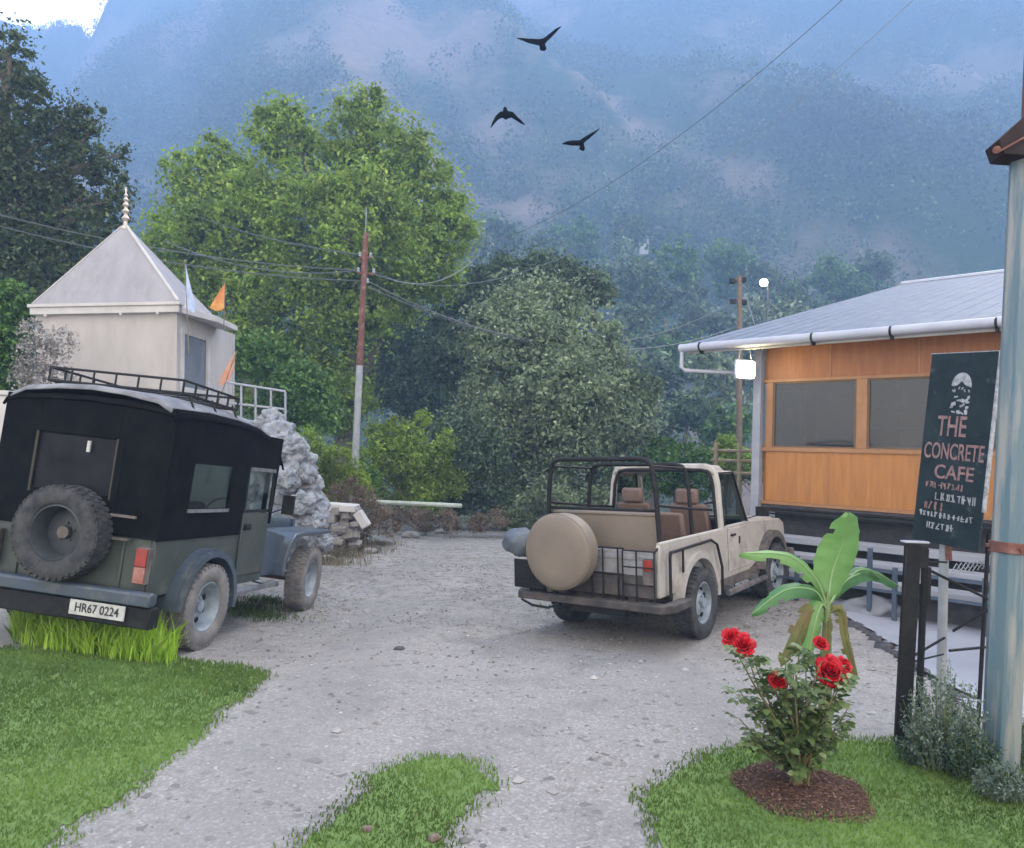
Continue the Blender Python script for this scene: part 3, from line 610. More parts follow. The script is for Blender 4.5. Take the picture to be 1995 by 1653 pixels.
# ------------------------------------------------------------------ cream open jeep (right)
def cream_jeep():
    t = thing('open_jeep', 'cream open-top jeep with black roll hoops and tan covered spare wheel', 'jeep'); set_pose(t, POSE_R)
    hw = .70; zt = .98
    def arcp(yc, r, a0, a1): return [(yc + r * math.cos(rad(a)), .35 + r * math.sin(rad(a))) for a in range(a0, a1, 12)]
    prof = [(-.80, .50), (-.80, zt), (.78, zt), (.86, 1.02), (1.60, 1.02), (1.60, .46)] + [(.45, .46)] + arcp(0, .44, 18, 160) + [(-.42, .50)]
    for s in (-1, 1):
        mb = MB(); mb.prism(prof, 'x', s * (hw - .04), s * hw); mb.build('side_panel', M['cream'], t, bevel=.012)
        mb = MB(); mb.bx(s * (hw - .30), s * (hw - .041), -.72, .55, .55, .80); mb.build('wheel_box', M['bed_grey'], t, bevel=.01)
        mb = MB(); mb.tube([(s * (hw - .02), -.78, zt + .005), (s * (hw - .02), .74, zt + .005)], .022, 8); mb.build('side_rail', M['cream'], t, smooth=True)
        fp = [(1.60, .46), (1.60, 1.02), (2.0, 1.0), (2.75, .96), (2.90, .90), (2.94, .80), (2.94, .52), (2.76, .50)] + arcp(2.32, .43, 22, 160)
        mb = MB(); mb.prism(fp, 'x', s * (hw - .05), s * (hw - .002)); mb.build('front_wing', M['cream'], t, bevel=.015)
        mb = MB(); mb.arch(0, .35, .43, .50, s * (hw - .02), s * (hw + .07), 0, 175, 16); mb.build('rear_arch', M['cream'], t, smooth=True)
        mb = MB(); mb.arch(2.32, .35, .42, .50, s * (hw - .05), s * (hw + .08), 5, 170, 16); mb.build('front_arch', M['grime_metal'], t, smooth=True)
        mb = MB(); mb.tube([(s * (hw + .04), -.66, .48), (s * (hw + .04), -.66, .86), (s * (hw + .03), -.62, .90), (s * (hw + .03), .36, .92), (s * (hw + .04), .50, .86), (s * (hw + .05), .60, .62), (s * (hw + .05), .60, .34)], .015, 7)
        mb.tube([(s * (hw + .035), -.36, .50), (s * (hw + .035), -.36, .90)], .012, 6); mb.build('guard_bar', M['black_metal'], t, smooth=True)
        mb = MB(); mb.tube([(s * (hw + .09), .66, .34), (s * (hw + .09), 1.86, .34)], .032, 9); mb.bx(s * .5, s * (hw + .08), .8, .84, .34, .40); mb.bx(s * .5, s * (hw + .08), 1.6, 1.64, .34, .40); mb.build('side_step', M['chrome'], t, smooth=True)
        mb = MB(); mb.bx(s * (hw - .10), s * (hw - .002), .46, 1.95, .36, .47); mb.build('sill', M['grime_metal'], t, bevel=.01)
        # door
        mb = MB(); mb.bx(s * (hw + .001), s * (hw + .016), .90, 1.57, .52, .985); d = mb.build('door', M['cream'], t, bevel=.012)
        mb = MB(); mb.bx(s * (hw + .016), s * (hw + .04), .95, 1.07, .90, .925); mb.build('handle', M['black_metal'], d, bevel=.005)
        mb = MB(); mb.bx(s * (hw + .012), s * (hw + .022), 1.20, 1.24, .80, .88); mb.build('hinge', M['black_metal'], d)
        mb = MB(); mb.tube([(s * (hw), 1.52, 1.05), (s * (hw + .15), 1.50, 1.10)], .008, 5); mb.box((s * (hw + .19), 1.50, 1.14), (.15, .03, .11)); mb.build('mirror', M['black_metal'], t, bevel=.01)
        # tail light guard
        mb = MB(); mb.bx(s * .55, s * .66, -.845, -.812, .60, .86); l = mb.build('tail_light', M['grime_metal'], t, bevel=.006)
        mb = MB(); mb.bx(s * .56, s * .65, -.856, -.845, .75, .85); mb.build('red_lens', M['lamp_red'], l, bevel=.004)
        mb = MB()
        for x in (.36, .50, .68): mb.tube([(s * x, -.87, .46), (s * x, -.87, .93)], .009, 6)
        for z in (.62, .78, .93): mb.tube([(s * .36, -.87, z), (s * .68, -.87, z)], .007, 6)
        mb.tube([(s * .68, -.87, .92), (s * .68, -.80, .95)], .011, 6); mb.build('lamp_guard', M['black_metal'], t, smooth=True)
        mb = MB(); mb.lathe([(.0001, .03), (.08, .02), (.09, -.04)], c=(s * .5, 2.95, .74), ax='y', n=20); mb.build('headlight', M['chrome'], t, smooth=True)
    mb = MB(); mb.bx(-hw + .041, hw - .041, -.79, 1.6, .50, .55); mb.build('bed_floor', M['bed_grey'], t)
    mb = MB(); mb.bx(-hw + .041, hw - .041, -.81, -.77, .50, .92); mb.bx(-hw + .05, hw - .05, -.82, -.81, .84, .88); mb.bx(-hw + .05, hw - .05, -.82, -.81, .56, .60); mb.bx(-.30, -.27, -.82, -.81, .60, .84); mb.bx(.27, .30, -.82, -.81, .60, .84); tg = mb.build('tailgate', M['bed_grey'], t, bevel=.006)
    mb = MB(); mb.bx(-.66, .66, -.835, -.822, .50, .70); mb.build('lower_panel', M['grime_dark'], tg, bevel=.004)
    for x in (.02, .14, .30): mb = MB(); mb.tube([(x, -.85, .42), (x, -.85, .94)], .009, 6); mb.build('bar', M['black_metal'], tg, smooth=True)
    for z in (.70, .94): mb = MB(); mb.tube([(-.30, -.845, z), (.36, -.845, z)], .009, 6); mb.build('bar', M['black_metal'], tg, smooth=True)
    # bonnet
    mb = MB(); mb.hexa([(-.64, 1.62, .6), (.64, 1.62, .6), (.60, 2.92, .6), (-.60, 2.92, .6)], [(-.64, 1.62, 1.05), (.64, 1.62, 1.05), (.58, 2.88, .965), (-.58, 2.88, .965)]); mb.build('bonnet', M['cream'], t, bevel=.04)
    mb = MB(); mb.bx(-.45, .45, 2.92, 2.95, .62, .90)
    for k in range(8): mb.bx(-.40 + k * .108, -.36 + k * .108, 2.95, 2.965, .64, .88)
    mb.build('grille', M['black_metal'], t)
    mb = MB(); mb.bx(-.78, .78, 2.97, 3.07, .44, .56); mb.bx(-.4, -.34, 2.8, 2.98, .44, .54); mb.bx(.34, .4, 2.8, 2.98, .44, .54); mb.build('front_bumper', M['grime_metal'], t, bevel=.015)
    # rear bumper
    mb = MB(); mb.prism([(-.78, -.95), (.78, -.95), (.86, -.80), (.86, -.44), (.74, -.44), (.74, -.82), (-.74, -.82), (-.74, -.44), (-.86, -.44), (-.86, -.80)], 'z', .39, .465)
    mb.build('rear_bumper', M['grime_dark'], t, bevel=.012)
    mb = MB(); mb.bx(-.82, -.45, -.955, -.935, .50, .78); mb.bx(-.44, .3, -.86, -.83, .36, .40); mb.tube([(-.75, -.93, .38), (-.60, -.96, .34), (-.42, -.95, .33), (-.30, -.93, .38)], .014, 6); mb.bx(-.2, .4, -.9, -.82, .32, .385); mb.build('tow_bracket', M['black_metal'], t, bevel=.006)
    # hoops
    def hoop(y, w1, w2, top, base, r, mt, name, lean=0.0):
        pts = [(-w1, y, base), (-w1 + (w1 - w2) * .6, y + lean * .6, base + (top - base) * .75), (-w2, y + lean, top - .07), (-w2 + .03, y + lean, top - .02), (-w2 + .11, y + lean, top), (w2 - .11, y + lean, top), (w2 - .03, y + lean, top - .02), (w2, y + lean, top - .07), (w1 - (w1 - w2) * .6, y + lean * .6, base + (top - base) * .75), (w1, y, base)]
        mb = MB(); mb.tube(pts, r, 9); return mb.build(name, mt, t, smooth=True)
    hoop(-.62, .645, .56, 1.77, .60, .024, M['black_metal'], 'rear_hoop', -.02)
    hoop(.16, .635, .55, 1.70, .60, .021, M['black_metal'], 'middle_hoop')
    mb = MB(); mb.tube([(-.60, -.61, 1.28), (.60, -.61, 1.28)], .016, 7)
    for s in (-1, 1): mb.tube([(s * .61, -.61, 1.33), (s * .61, .15, 1.25), (s * .60, .72, 1.20)], .013, 6); mb.tube([(s * .555, -.63, 1.70), (s * .545, .16, 1.66)], .012, 6)
    mb.build('hoop_rails', M['black_metal'], t, smooth=True)
    # cab: hoop, roof, windscreen
    hoop(.80, .665, .60, 1.66, .95, .040, M['cream'], 'cab_hoop', .02); hoop(.765, .64, .57, 1.625, .95, .020, M['black_metal'], 'cab_seal', .02)
    vs = []; ys = [.78, .95, 1.2, 1.38]; zz = [1.655, 1.675, 1.67, 1.60]
    xs = [-.62, -.55, -.3, 0, .3, .55, .62]; dz = [-.07, -.005, .012, .018, .012, -.005, -.07]
    vs = [(x * (1 - .04 * j), y, z + d) for j, (y, z) in enumerate(zip(ys, zz)) for x, d in zip(xs, dz)]; nx = 7
    mb = MB(); mb.add(vs, [(j * nx + i, j * nx + i + 1, (j + 1) * nx + i + 1, (j + 1) * nx + i) for j in range(3) for i in range(6)]); ro = mb.build('cab_roof', M['cream'], t, smooth=True); so = ro.modifiers.new('s', 'SOLIDIFY'); so.thickness = .025
    mb = MB()
    for s in (-1, 1): mb.hexa([(s * .62, 1.56, 1.02), (s * .69, 1.56, 1.02), (s * .69, 1.62, 1.02), (s * .62, 1.62, 1.02)], [(s * .55, 1.34, 1.60), (s * .60, 1.34, 1.60), (s * .60, 1.38, 1.60), (s * .55, 1.38, 1.60)]); mb.tube([(s * .605, .80, 1.60), (s * .585, 1.36, 1.58)], .022, 7)
    mb.hexa([(-.62, 1.56, 1.02), (.62, 1.56, 1.02), (.62, 1.62, 1.02), (-.62, 1.62, 1.02)], [(-.62, 1.54, 1.08), (.62, 1.54, 1.08), (.62, 1.59, 1.08), (-.62, 1.59, 1.08)])
    wf = mb.build('windscreen_frame', M['cream'], t, bevel=.006)
    mb = MB(); mb.add([(-.61, 1.565, 1.08), (.61, 1.565, 1.08), (.55, 1.36, 1.60), (-.55, 1.36, 1.60)], [(0, 1, 2, 3)]); mb.build('windscreen', M['glass'], wf)
    for s in (-1, 1):
        mb = MB(); mb.add([(s * .685, .86, 1.03), (s * .685, 1.54, 1.03), (s * .61, 1.34, 1.575), (s * .615, .84, 1.575)], [(0, 1, 2, 3)]); w = mb.build('side_window', M['glass_dark'], t)
        mb = MB(); mb.tube([(s * .69, .86, 1.02), (s * .62, .84, 1.59), (s * .61, 1.34, 1.59), (s * .69, 1.55, 1.02)], .014, 6); mb.build('window_frame', M['black_metal'], w, smooth=True)
    mb = MB(); mb.bx(-.62, .62, 1.46, 1.60, .90, 1.04); mb.bx(-.62, .62, 1.5, 1.6, .55, .9); mb.build('dashboard', M['black_metal'], t, bevel=.02)
    mb = MB(); mb.lathe([(.16, -.008), (.175, -.008), (.175, .008), (.16, .008), (.16, -.008)], ax='y', n=24); mb.tube([(-.17, 0, 0), (.17, 0, 0)], .009, 5); so = mb.build('steering_wheel', M['black_metal'], t, smooth=True); so.location = (.32, 1.34, 1.08); so.rotation_euler = (rad(-28), 0, 0)
    # seats
    for x in (-.33, .33):
        mb = MB(); mb.bx(x - .24, x + .24, .86, 1.30, .60, .80); mb.hexa([(x - .24, .80, .78), (x + .24, .80, .78), (x + .24, .92, .78), (x - .24, .92, .78)], [(x - .21, .68, 1.26), (x + .21, .68, 1.26), (x + .21, .77, 1.26), (x - .21, .77, 1.26)]); mb.box((x, .70, 1.34), (.26, .08, .17)); mb.build('front_seat', M['seat_brown'], t, bevel=.03)
    mb = MB(); mb.hexa([(-.60, .02, .78), (.60, .02, .78), (.60, .12, .78), (-.60, .12, .78)], [(-.60, -.08, 1.22), (.60, -.08, 1.22), (.60, .0, 1.22), (-.60, .0, 1.22)]); mb.bx(-.60, .60, .02, .50, .62, .78); mb.build('middle_seat', M['seat_brown'], t, bevel=.025)
    mb = MB(); mb.hexa([(-.58, -.57, .76), (.58, -.57, .76), (.58, -.50, .76), (-.58, -.50, .76)], [(-.57, -.60, 1.23), (.57, -.60, 1.23), (.57, -.52, 1.23), (-.57, -.52, 1.23)]); mb.bx(-.575, .575, -.615, -.50, 1.225, 1.25); mb.build('rear_seat_back', M['tan_vinyl'], t, bevel=.02)
    mb = MB(); mb.bx(-.60, .60, -.53, -.12, .62, .76); mb.build('rear_seat_cushion', M['tan_vinyl'], t, bevel=.03)
    # strapped load on the left
    st = stone((-.80, -.84, .93), .21, 3, M['tarp_grey'], 'side_pack', (.95, .85, .72), 3, .22, 1.9); st.parent = t
    # wheels
    wheel(t, (.70, 0, .345), .345, .20, 1, 0, M['rubber'], M['rim_pale'], dish=.7); wheel(t, (-.70, 0, .345), .345, .20, -1, 0, M['rubber'], M['rim_pale'], dish=.7)
    wheel(t, (.70, 2.32, .345), .345, .20, 1, rad(-6), M['rubber'], M['rim_pale'], dish=.7); wheel(t, (-.70, 2.32, .345), .345, .20, -1, rad(-6), M['rubber'], M['rim_pale'], dish=.7)
    mb = MB(); mb.tube([(-.62, 0, .34), (.62, 0, .34)], .045, 8); mb.tube([(-.62, 2.32, .34), (.62, 2.32, .34)], .045, 8); mb.lathe([(.0001, -.13), (.11, -.08), (.12, 0), (.11, .08), (.0001, .13)], c=(-.05, 0, .34), ax='x', n=14); mb.bx(-.42, -.35, -.75, 2.88, .40, .48); mb.bx(.35, .42, -.75, 2.88, .40, .48); mb.lathe([(.09, -.3), (.10, -.28), (.10, .28), (.09, .3)], c=(0, -.55, .40), ax='x', n=14)
    mb.build('chassis', M['grime_metal'], t)
    mb = MB(); c = (-.24, -.98, .895)
    mb.lathe([(.0001, -.105), (.20, -.108), (.33, -.10), (.352, -.085), (.360, -.06), (.360, .085), (.335, .105), (.0001, .10)], c=c, ax='y', n=48); sp = mb.build('spare_wheel_cover', M['tan_vinyl'], t, smooth=True)
    mb = MB(); mb.lathe([(.3615, -.075), (.366, -.066), (.3615, -.058)], c=c, ax='y', n=48); mb.build('cover_seam', M['tan_vinyl'], sp, smooth=True)
    mb = MB(); mb.tube([(-.24, -.80, .80), (-.24, -.90, .80)], .06, 8); mb.build('wheel_bracket', M['black_metal'], t)
cream_jeep()
# ------------------------------------------------------------------ cafe
P1 = at(1483, 977, 11.4); P2 = at(1930, 1010, 9.36)
E1 = Vector((P2.x - P1.x, P2.y - P1.y, 0)).normalized(); N1 = Vector((E1.y, -E1.x, 0))      # along the wall, outwards to the yard
if N1.dot(CAM - P1) < 0: N1 = -N1
ZB = (P1.z + P2.z) / 2
CAFE = Matrix((Vector((E1.x, E1.y, 0)), Vector((-N1.x, -N1.y, 0)), Vector((0, 0, 1)))).transposed().to_4x4(); CAFE.translation = Vector((P1.x, P1.y, ZB))
def cpt(s, o, z): return CAFE @ Vector((s, o, z))      # s along, o into the building
def cafe():
    t = thing('cafe_building', 'raised wooden cafe building with varnished plywood walls and grey sheet roof', 'cafe'); t.matrix_world = CAFE
    H = 2.28; W = 6.5; D = 6.0; s0, s1, s2 = .06, .0, 0
    zc, zw0, zw1 = 0, .80, 1.76
    # lower ply panels
    xs = [.05, .98, 2.12, 3.2, 4.3, 5.4, 6.5]
    for a, b in zip(xs[:-1], xs[1:]):
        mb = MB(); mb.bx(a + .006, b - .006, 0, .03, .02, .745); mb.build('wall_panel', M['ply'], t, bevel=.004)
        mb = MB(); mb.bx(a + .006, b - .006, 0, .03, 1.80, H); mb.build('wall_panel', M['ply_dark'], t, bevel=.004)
    mb = MB()
    mb.bx(0, W, -.02, .05, .745, .805); mb.bx(0, W, -.018, .05, 1.755, 1.80); mb.bx(0, W, -.012, .028, -.03, .02)
    for x, w_ in ((.05, .10), (1.343, .14), (3.1, .14), (4.75, .14), (6.2, .14)): mb.bx(x, x + w_, -.014, .045, .805, 1.755)
    for x in xs[1:-1]: mb.bx(x - .012, x + .012, -.008, 0, .02, .745); mb.bx(x - .012, x + .012, -.008, 0, 1.80, H)
    mb.build('timber_frame', M['ply_frame'], t, bevel=.004)
    for a, b in ((.15, 1.343), (1.483, 3.1), (3.24, 4.75), (4.89, 6.2)):
        mb = MB(); mb.bx(a, b, .018, .024, .805, 1.755); w = mb.build('window', M['glass_cafe'], t)
        mb = MB(); m_ = (a + b) / 2; mb.bx(a, b, .0, .017, .805, .83); mb.bx(a, b, .0, .017, 1.73, 1.755); mb.bx(a, a + .03, .0, .017, .83, 1.73); mb.bx(b - .03, b, .0, .017, .83, 1.73); mb.build('sash', mat('sash', (.12, .075, .04), rough=.6), w)
    wm = mat('inner_wall', (.20, .15, .11), (.14, .11, .09), 2, .8)
    mb = MB(); mb.bx(0, W, D, D + .1, -.02, H + .3); mb.bx(-.0, .05, .05, D, -.02, .85); mb.bx(0, .05, .05, D, 1.75, H); mb.bx(0, .05, 1.4, 1.8, .85, 1.75); mb.bx(0, .05, 4.2, D, .85, 1.75); mb.bx(W - .05, W, .05, D, -.02, H); mb.build('wall', M['ply'], t)
    mb = MB(); mb.bx(.02, .03, .05, 1.4, .85, 1.75); mb.bx(.02, .03, 1.8, 4.2, .85, 1.75); mb.build('side_window', M['glass_cafe'], t)
    mb = MB(); mb.bx(-.02, W, .0, D, -.14, -.035); mb.build('floor_slab', M['stone_dark'], t)
    mb = MB(); mb.bx(.05, W, .05, D, H - .02, H + .02); mb.build('ceiling', M['ply_frame'], t)
    # interior furniture seen through the glass
    mb = MB()
    for z in (.9, 1.2, 1.5): mb.bx(.5, 2.9, 2.2, 2.5, z, z + .03)
    mb.bx(.5, .53, 2.2, 2.5, 0, 1.6); mb.bx(2.87, 2.9, 2.2, 2.5, 0, 1.6); mb.bx(1.7, 1.73, 2.2, 2.5, 0, 1.6); mb.build('shelf', wm, t)
    mb = MB(); mb.bx(.7, 1.4, .6, 1.2, .70, .74); mb.bx(1.02, 1.08, .87, .93, 0, .7); mb.bx(2.2, 2.9, .6, 1.2, .70, .74); mb.bx(2.5, 2.56, .87, .93, 0, .7); mb.build('table', wm, t)
    # roof
    EV = .50; xl = -1.05; pit = .276; zr = H + .02
    def rz(o): return zr + (o + EV) * pit
    L = 9.5
    mb = MB(); a, b = xl, W + .6; tk = .045
    mb.hexa([(a, -EV, zr), (b, -EV, zr), (b, L, rz(L)), (a, L, rz(L))], [(a, -EV, zr + tk), (b, -EV, zr + tk), (b, L, rz(L) + tk), (a, L, rz(L) + tk)])
    mb.hexa([(a, L, rz(L)), (b, L, rz(L)), (b, L + 9, zr + .1), (a, L + 9, zr + .1)], [(a, L, rz(L) + tk), (b, L, rz(L) + tk), (b, L + 9, zr + .1 + tk), (a, L + 9, zr + .1 + tk)])
    k = a + .1
    while k < b:
        mb.hexa([(k, -EV, zr + tk), (k + .05, -EV, zr + tk), (k + .05, L, rz(L) + tk), (k, L, rz(L) + tk)], [(k + .012, -EV, zr + tk + .007), (k + .038, -EV, zr + tk + .007), (k + .038, L, rz(L) + tk + .007), (k + .012, L, rz(L) + tk + .007)]); k += .30
    rf = mb.build('roof', M['roof_tin'], t)
    mb = MB(); mb.tube([(a, L, rz(L) + tk + .01), (b, L, rz(L) + tk + .01)], .07, 8); mb.build('ridge_cap', M['gutter'], rf)
    mb = MB(); mb.hexa([(a + .03, -EV + .02, zr - .10), (b, -EV + .02, zr - .10), (b, -EV + .05, zr - .10), (a + .03, -EV + .05, zr - .10)], [(a + .03, -EV + .02, zr - .004), (b, -EV + .02, zr - .004), (b, -EV + .05, zr - .004), (a + .03, -EV + .05, zr - .004)])
    mb.bx(a + .03, b, -EV + .05, 0, zr - .03, zr - .004); mb.build('soffit', M['trim_white'], t)
    mb = MB(); mb.tube([(a - .05, -EV - .055, zr - .02), (b, -EV - .055, zr + .005)], .062, 14); gt = mb.build('gutter', M['gutter'], t, smooth=True)
    for x in (a + .30, .95, 1.95, 3.1, 4.4):
        mb = MB(); mb.lathe([(.067, -.014), (.070, 0), (.067, .014)], c=(x, -EV - .055, zr - .015), ax='x', n=14); mb.bx(x - .012, x + .012, -EV - .07, -EV + .02, zr - .12, zr - .07); mb.build('gutter_clip', M['black_metal'], gt)
    mb = MB(); mb.tube([(a - .02, -EV - .055, zr - .06), (a - .02, -EV - .055, zr - .32), (a + .02, -EV - .02, zr - .36), (-.2, -.06, zr - .40), (-.06, -.05, zr - .42)], .03, 10); mb.build('downpipe', M['gutter'], gt, smooth=True)
    # corner post
    mb = MB(); mb.bx(-.12, -.0, -.10, .02, -1.9, H + .0); mb.build('corner_post', M['post_steel'], t, bevel=.008)
    # supports below the floor
    mb = MB(); mb.bx(.1, W, .25, .5, -1.9, -.14); mb.build('stone_plinth', M['stone_dark'], t)
    mb = MB(); mb.tube([(0, -.05, -.085), (W, -.05, -.085)], .02, 6); mb.tube([(0, -.06, -.16), (W, -.06, -.16)], .014, 6); mb.build('edge_pipe', M['black_metal'], t)
    # steps in front
    for k, (o0, zt) in enumerate(((-.25, -.42), (-.62, -.60), (-1.0, -.78))):
        mb = MB(); mb.bx(.35, 5.6, o0 - .30, o0 + .05, zt - .09, zt); mb.build('step', M['conc'], t, bevel=.01)
    mb = MB(); mb.bx(.35, 5.6, -.28, .24, -1.9, -.52); mb.bx(.35, 5.6, -.64, -.285, -1.9, -.70); mb.bx(.35, 5.6, -1.02, -.645, -1.9, -.88); mb.build('step_base', M['stone_dark'], t)
cafe()
# cafe lamp
lp = at(1453, 721, 11.15)
t = thing('floodlight', 'lit square floodlight under the eave at the left corner of the cafe', 'lamp', lp)
t.rotation_euler = (0, 0, rad(10))
mb = MB(); mb.bx(-.165, .165, -.0, .05, -.14, .15); mb.build('housing', M['gutter'], t, bevel=.02)
mb = MB(); mb.prism([(.14 * math.copysign(abs(math.cos(a_)) ** .45, math.cos(a_)), .005 + .125 * math.copysign(abs(math.sin(a_)) ** .45, math.sin(a_))) for a_ in [k_ * math.pi / 16 for k_ in range(32)]], 'y', -.016, -.002); mb.build('lens', M['lamp_on'], t, bevel=.005)
mb = MB(); mb.tube([(-.10, .03, .15), (-.07, .03, .30), (.07, .03, .30), (.10, .03, .15)], .008, 6); mb.tube([(.0, .03, .30), (.05, .0, .40)], .01, 6); mb.build('bracket', M['gutter'], t)
# blue railing before the cafe
t = thing('railing', 'dark blue metal railing in front of the cafe steps', 'railing', cpt(0, 0, -1.3)); t.matrix_world = CAFE
mb = MB(); mb.bx(.3, 5.2, -1.55, -1.51, -.62, -.58); mb.bx(.3, 5.2, -1.55, -1.51, -.84, -.81); mb.build('rail', M['blue_rail'], t)
for x in (.35, 1.2, 2.05, 2.32, 3.2, 4.2, 5.1):
    mb = MB(); mb.bx(x, x + .045, -1.553, -1.507, -1.25, -.36 if 2 < x < 2.2 else -.55); mb.build('post', M['blue_rail'], t)
# concrete apron
APR = pxpoly([(1530, 1150), (1545, 1128), (1600, 1108), (1760, 1100), (2300, 1100), (2600, 1300), (1990, 1420), (1900, 1400), (1840, 1340), (1760, 1280), (1700, 1235), (1640, 1195), (1580, 1170)])
ax0, ax1 = min(p[0] for p in APR), min(9, max(p[0] for p in APR)); ay0, ay1 = min(p[1] for p in APR), min(14, max(p[1] for p in APR))
tag(grid_obj('concrete_apron', axis((ax0, ax1, .06)), axis((ay0, ay1, .06)), lambda x, y: g(x, y) + .03, M['conc'], lambda x, y: inpoly(APR, *wob(x, y, .05))), kind='structure')
# rough dark edging of the apron
t = thing('stone_edging', 'dark broken stone edging between the gravel yard and the pale concrete apron', 'edging', gp(1740, 1265))
mb = MB(); b0 = t.location; pts = [(1640, 1200), (1668, 1222), (1700, 1240), (1722, 1262), (1745, 1275), (1775, 1296), (1800, 1312), (1830, 1332), (1850, 1348), (1880, 1375)]
for i in range(len(pts) - 1):
    for k in range(3):
        q = gp(pts[i][0] + (pts[i + 1][0] - pts[i][0]) * k / 3, pts[i][1] + (pts[i + 1][1] - pts[i][1]) * k / 3)
        o = stone(q - b0, random.uniform(.04, .085), i * 3 + k, M['stone_dark'], 'stone', (1.2, .9, .6), 2, .5, 1.5); o.parent = t
# covered heap on apron
p = gp(1700, 1200); tag(stone(p + Vector((0, .1, .05)), .34, 9, mat('heap_sheet', (.13, .14, .16), (.22, .23, .25), 4, .6, .02, 9), 'sheeted_heap', (1.15, .7, .42), 4, .35, 1.3), 'low grey sheet-covered heap on the concrete apron behind the banana plant', 'heap')
p = gp(1655, 1192); tag(stone(p + Vector((0, .1, .02)), .16, 12, M['stone_dark'], 'rock', (1.6, .7, .35), 3), 'flat dark rock left of the sheet-covered heap', 'rock')
# ------------------------------------------------------------------ shrine
def shrine():
    Y0 = 13.0; FR = at(345, 608, Y0); th = rad(3.5)
    ex = Vector((math.cos(th), -math.sin(th), 0)); ey = Vector((math.sin(th), math.cos(th), 0))
    lean = Matrix.Rotation(rad(-2.4), 3, 'Y')
    Mx = Matrix((ex, ey, Vector((0, 0, 1)))).transposed(); Mx = Mx @ lean
    t = thing('shrine', 'small whitewashed shrine with white pyramid roof and brass finial', 'shrine'); m = Mx.to_4x4(); m.translation = FR; t.matrix_world = m
    k = Y0 / FPX; W = 288 * k; D = 1.15; Hh = 4.2
    # front wall, side wall with opening (x negative = left)
    mb = MB(); mb.bx(-W, 0, 0, .12, -Hh, -.02); mb.bx(-W, -W + .1, .12, D + 1.2, -Hh, -.02); mb.bx(-W, 0.0, D + .02 + 1.1, D + 1.2, -Hh, -.02); mb.bx(-.12, 0, .12, .20, -Hh, -.02); mb.bx(-.12, 0, D - .02, D + 1.1, -Hh, -.02); mb.bx(-.12, 0, .2, D - .02, -Hh, -1.25); mb.bx(-.12, 0, .2, D - .02, -.33, -.02)
    mb.build('wall', M['whitewash'], t)
    mb = MB(); mb.bx(-.01, .035, .12, .21, -1.35, -.25); mb.bx(-.01, .035, D - .05, D + .05, -1.35, -.25); mb.bx(-.01, .04, .21, D - .05, -1.37, -1.27); mb.build('window_frame', M['trim_white'], t)
    mb = MB(); mb.bx(-.05, -.02, .2, D - .02, -1.25, -.33); mb.build('window', M['grey_pane'], t)
    # eave band
    mb = MB(); mb.bx(-W - .04, .08, -.10, D + .12, -.02, .10); mb.bx(-W - .07, .11, -.13, D + .15, .10, .155); mb.build('eave', M['trim_white'], t, bevel=.006)
    # porch slab on the right hand side
    mb = MB(); mb.hexa([(.10, -.05, -.03), (.38, .75, -.06), (.42, 1.5, -.10), (.0, 1.5, -.04)], [(.10, -.05, .10), (.38, .75, .05), (.42, 1.5, .0), (.0, 1.5, .08)]); mb.build('porch_slab', M['trim_white'], t, bevel=.01)
    # pyramid roof
    z = .157; ax, ay, az = -W * .405 - 27 * k, .55, z + 168 * k * 1.02; xl, xr, y0, y1 = -W - .01, .07, -.09, D + .10
    mb = MB(); e = .05; mb.add([(xl, y0, z), (xr, y0, z), (xr, y1, z), (xl, y1, z), (ax - e, ay - e, az), (ax + e, ay - e, az), (ax + e, ay + e, az), (ax - e, ay + e, az)], [(0, 1, 5, 4), (1, 2, 6, 5), (2, 3, 7, 6), (3, 0, 4, 7), (4, 5, 6, 7), (3, 2, 1, 0)]); mb.build('roof', M['roof_white'], t, bevel=.012)
    mb = MB(); mb.tube([(xr - .01, y0 + .01, z + .015), (ax + e, ay - e, az + .015)], .028, 6); mb.tube([(xl, y0, z + .01), (ax - e, ay - e, az + .01)], .012, 6); mb.build('roof_ridge', M['trim_white'], t, smooth=True)
    pr = [(.001, az - .05), (.085, az - .04), (.06, az + .03), (.03, az + .05), (.035, az + .10)]
    zz = az + .10
    for r in (.075, .070, .06, .05, .04): pr += [(r * .4, zz + .01), (r, zz + r * .8), (r * .4, zz + r * 1.6)]; zz += r * 1.75
    pr += [(.012, zz + .02), (.02, zz + .06), (.001, zz + .14)]
    mb = MB(); mb.lathe(pr, c=(ax, ay, 0), n=18); mb.build('finial', M['gold'], t, smooth=True)
    for x in (-W * .9, -W * .37, -.28):
        mb = MB(); mb.lathe([(.0001, -.03), (.022, -.02), (.026, 0), (.018, .02), (.0001, .022)], c=(x, -.115, -.04), n=8); mb.build('eave_bulb', M['trim_white'], t, smooth=True)
shrine()
def pennant(pts, Y, mt, label, name='pennant', grp=None, pole=None, z0=None):
    P = [at(x, y, Y) for x, y in pts]; t = thing(name, label, 'flag', P[0], grp); b = Vector(P[0]); mb = MB(); n = len(P)
    vs = [p - b + Vector((0, .012 * math.sin(i * 2), 0)) for i, p in enumerate(P)]
    mb.add([v for v in vs] + [v + Vector((0, .008, 0)) for v in vs], [tuple(range(n)), tuple(range(n, 2 * n))[::-1]] + [(i, (i + 1) % n, n + (i + 1) % n, n + i) for i in range(n)])
    mb.build('cloth', mt, t)
    if pole:
        a, c = at(*pole[0], Y), at(*pole[1], Y); mb = MB(); mb.tube([a - b, c - b], .009, 6); mb.build('pole', M['wood_post'], t)
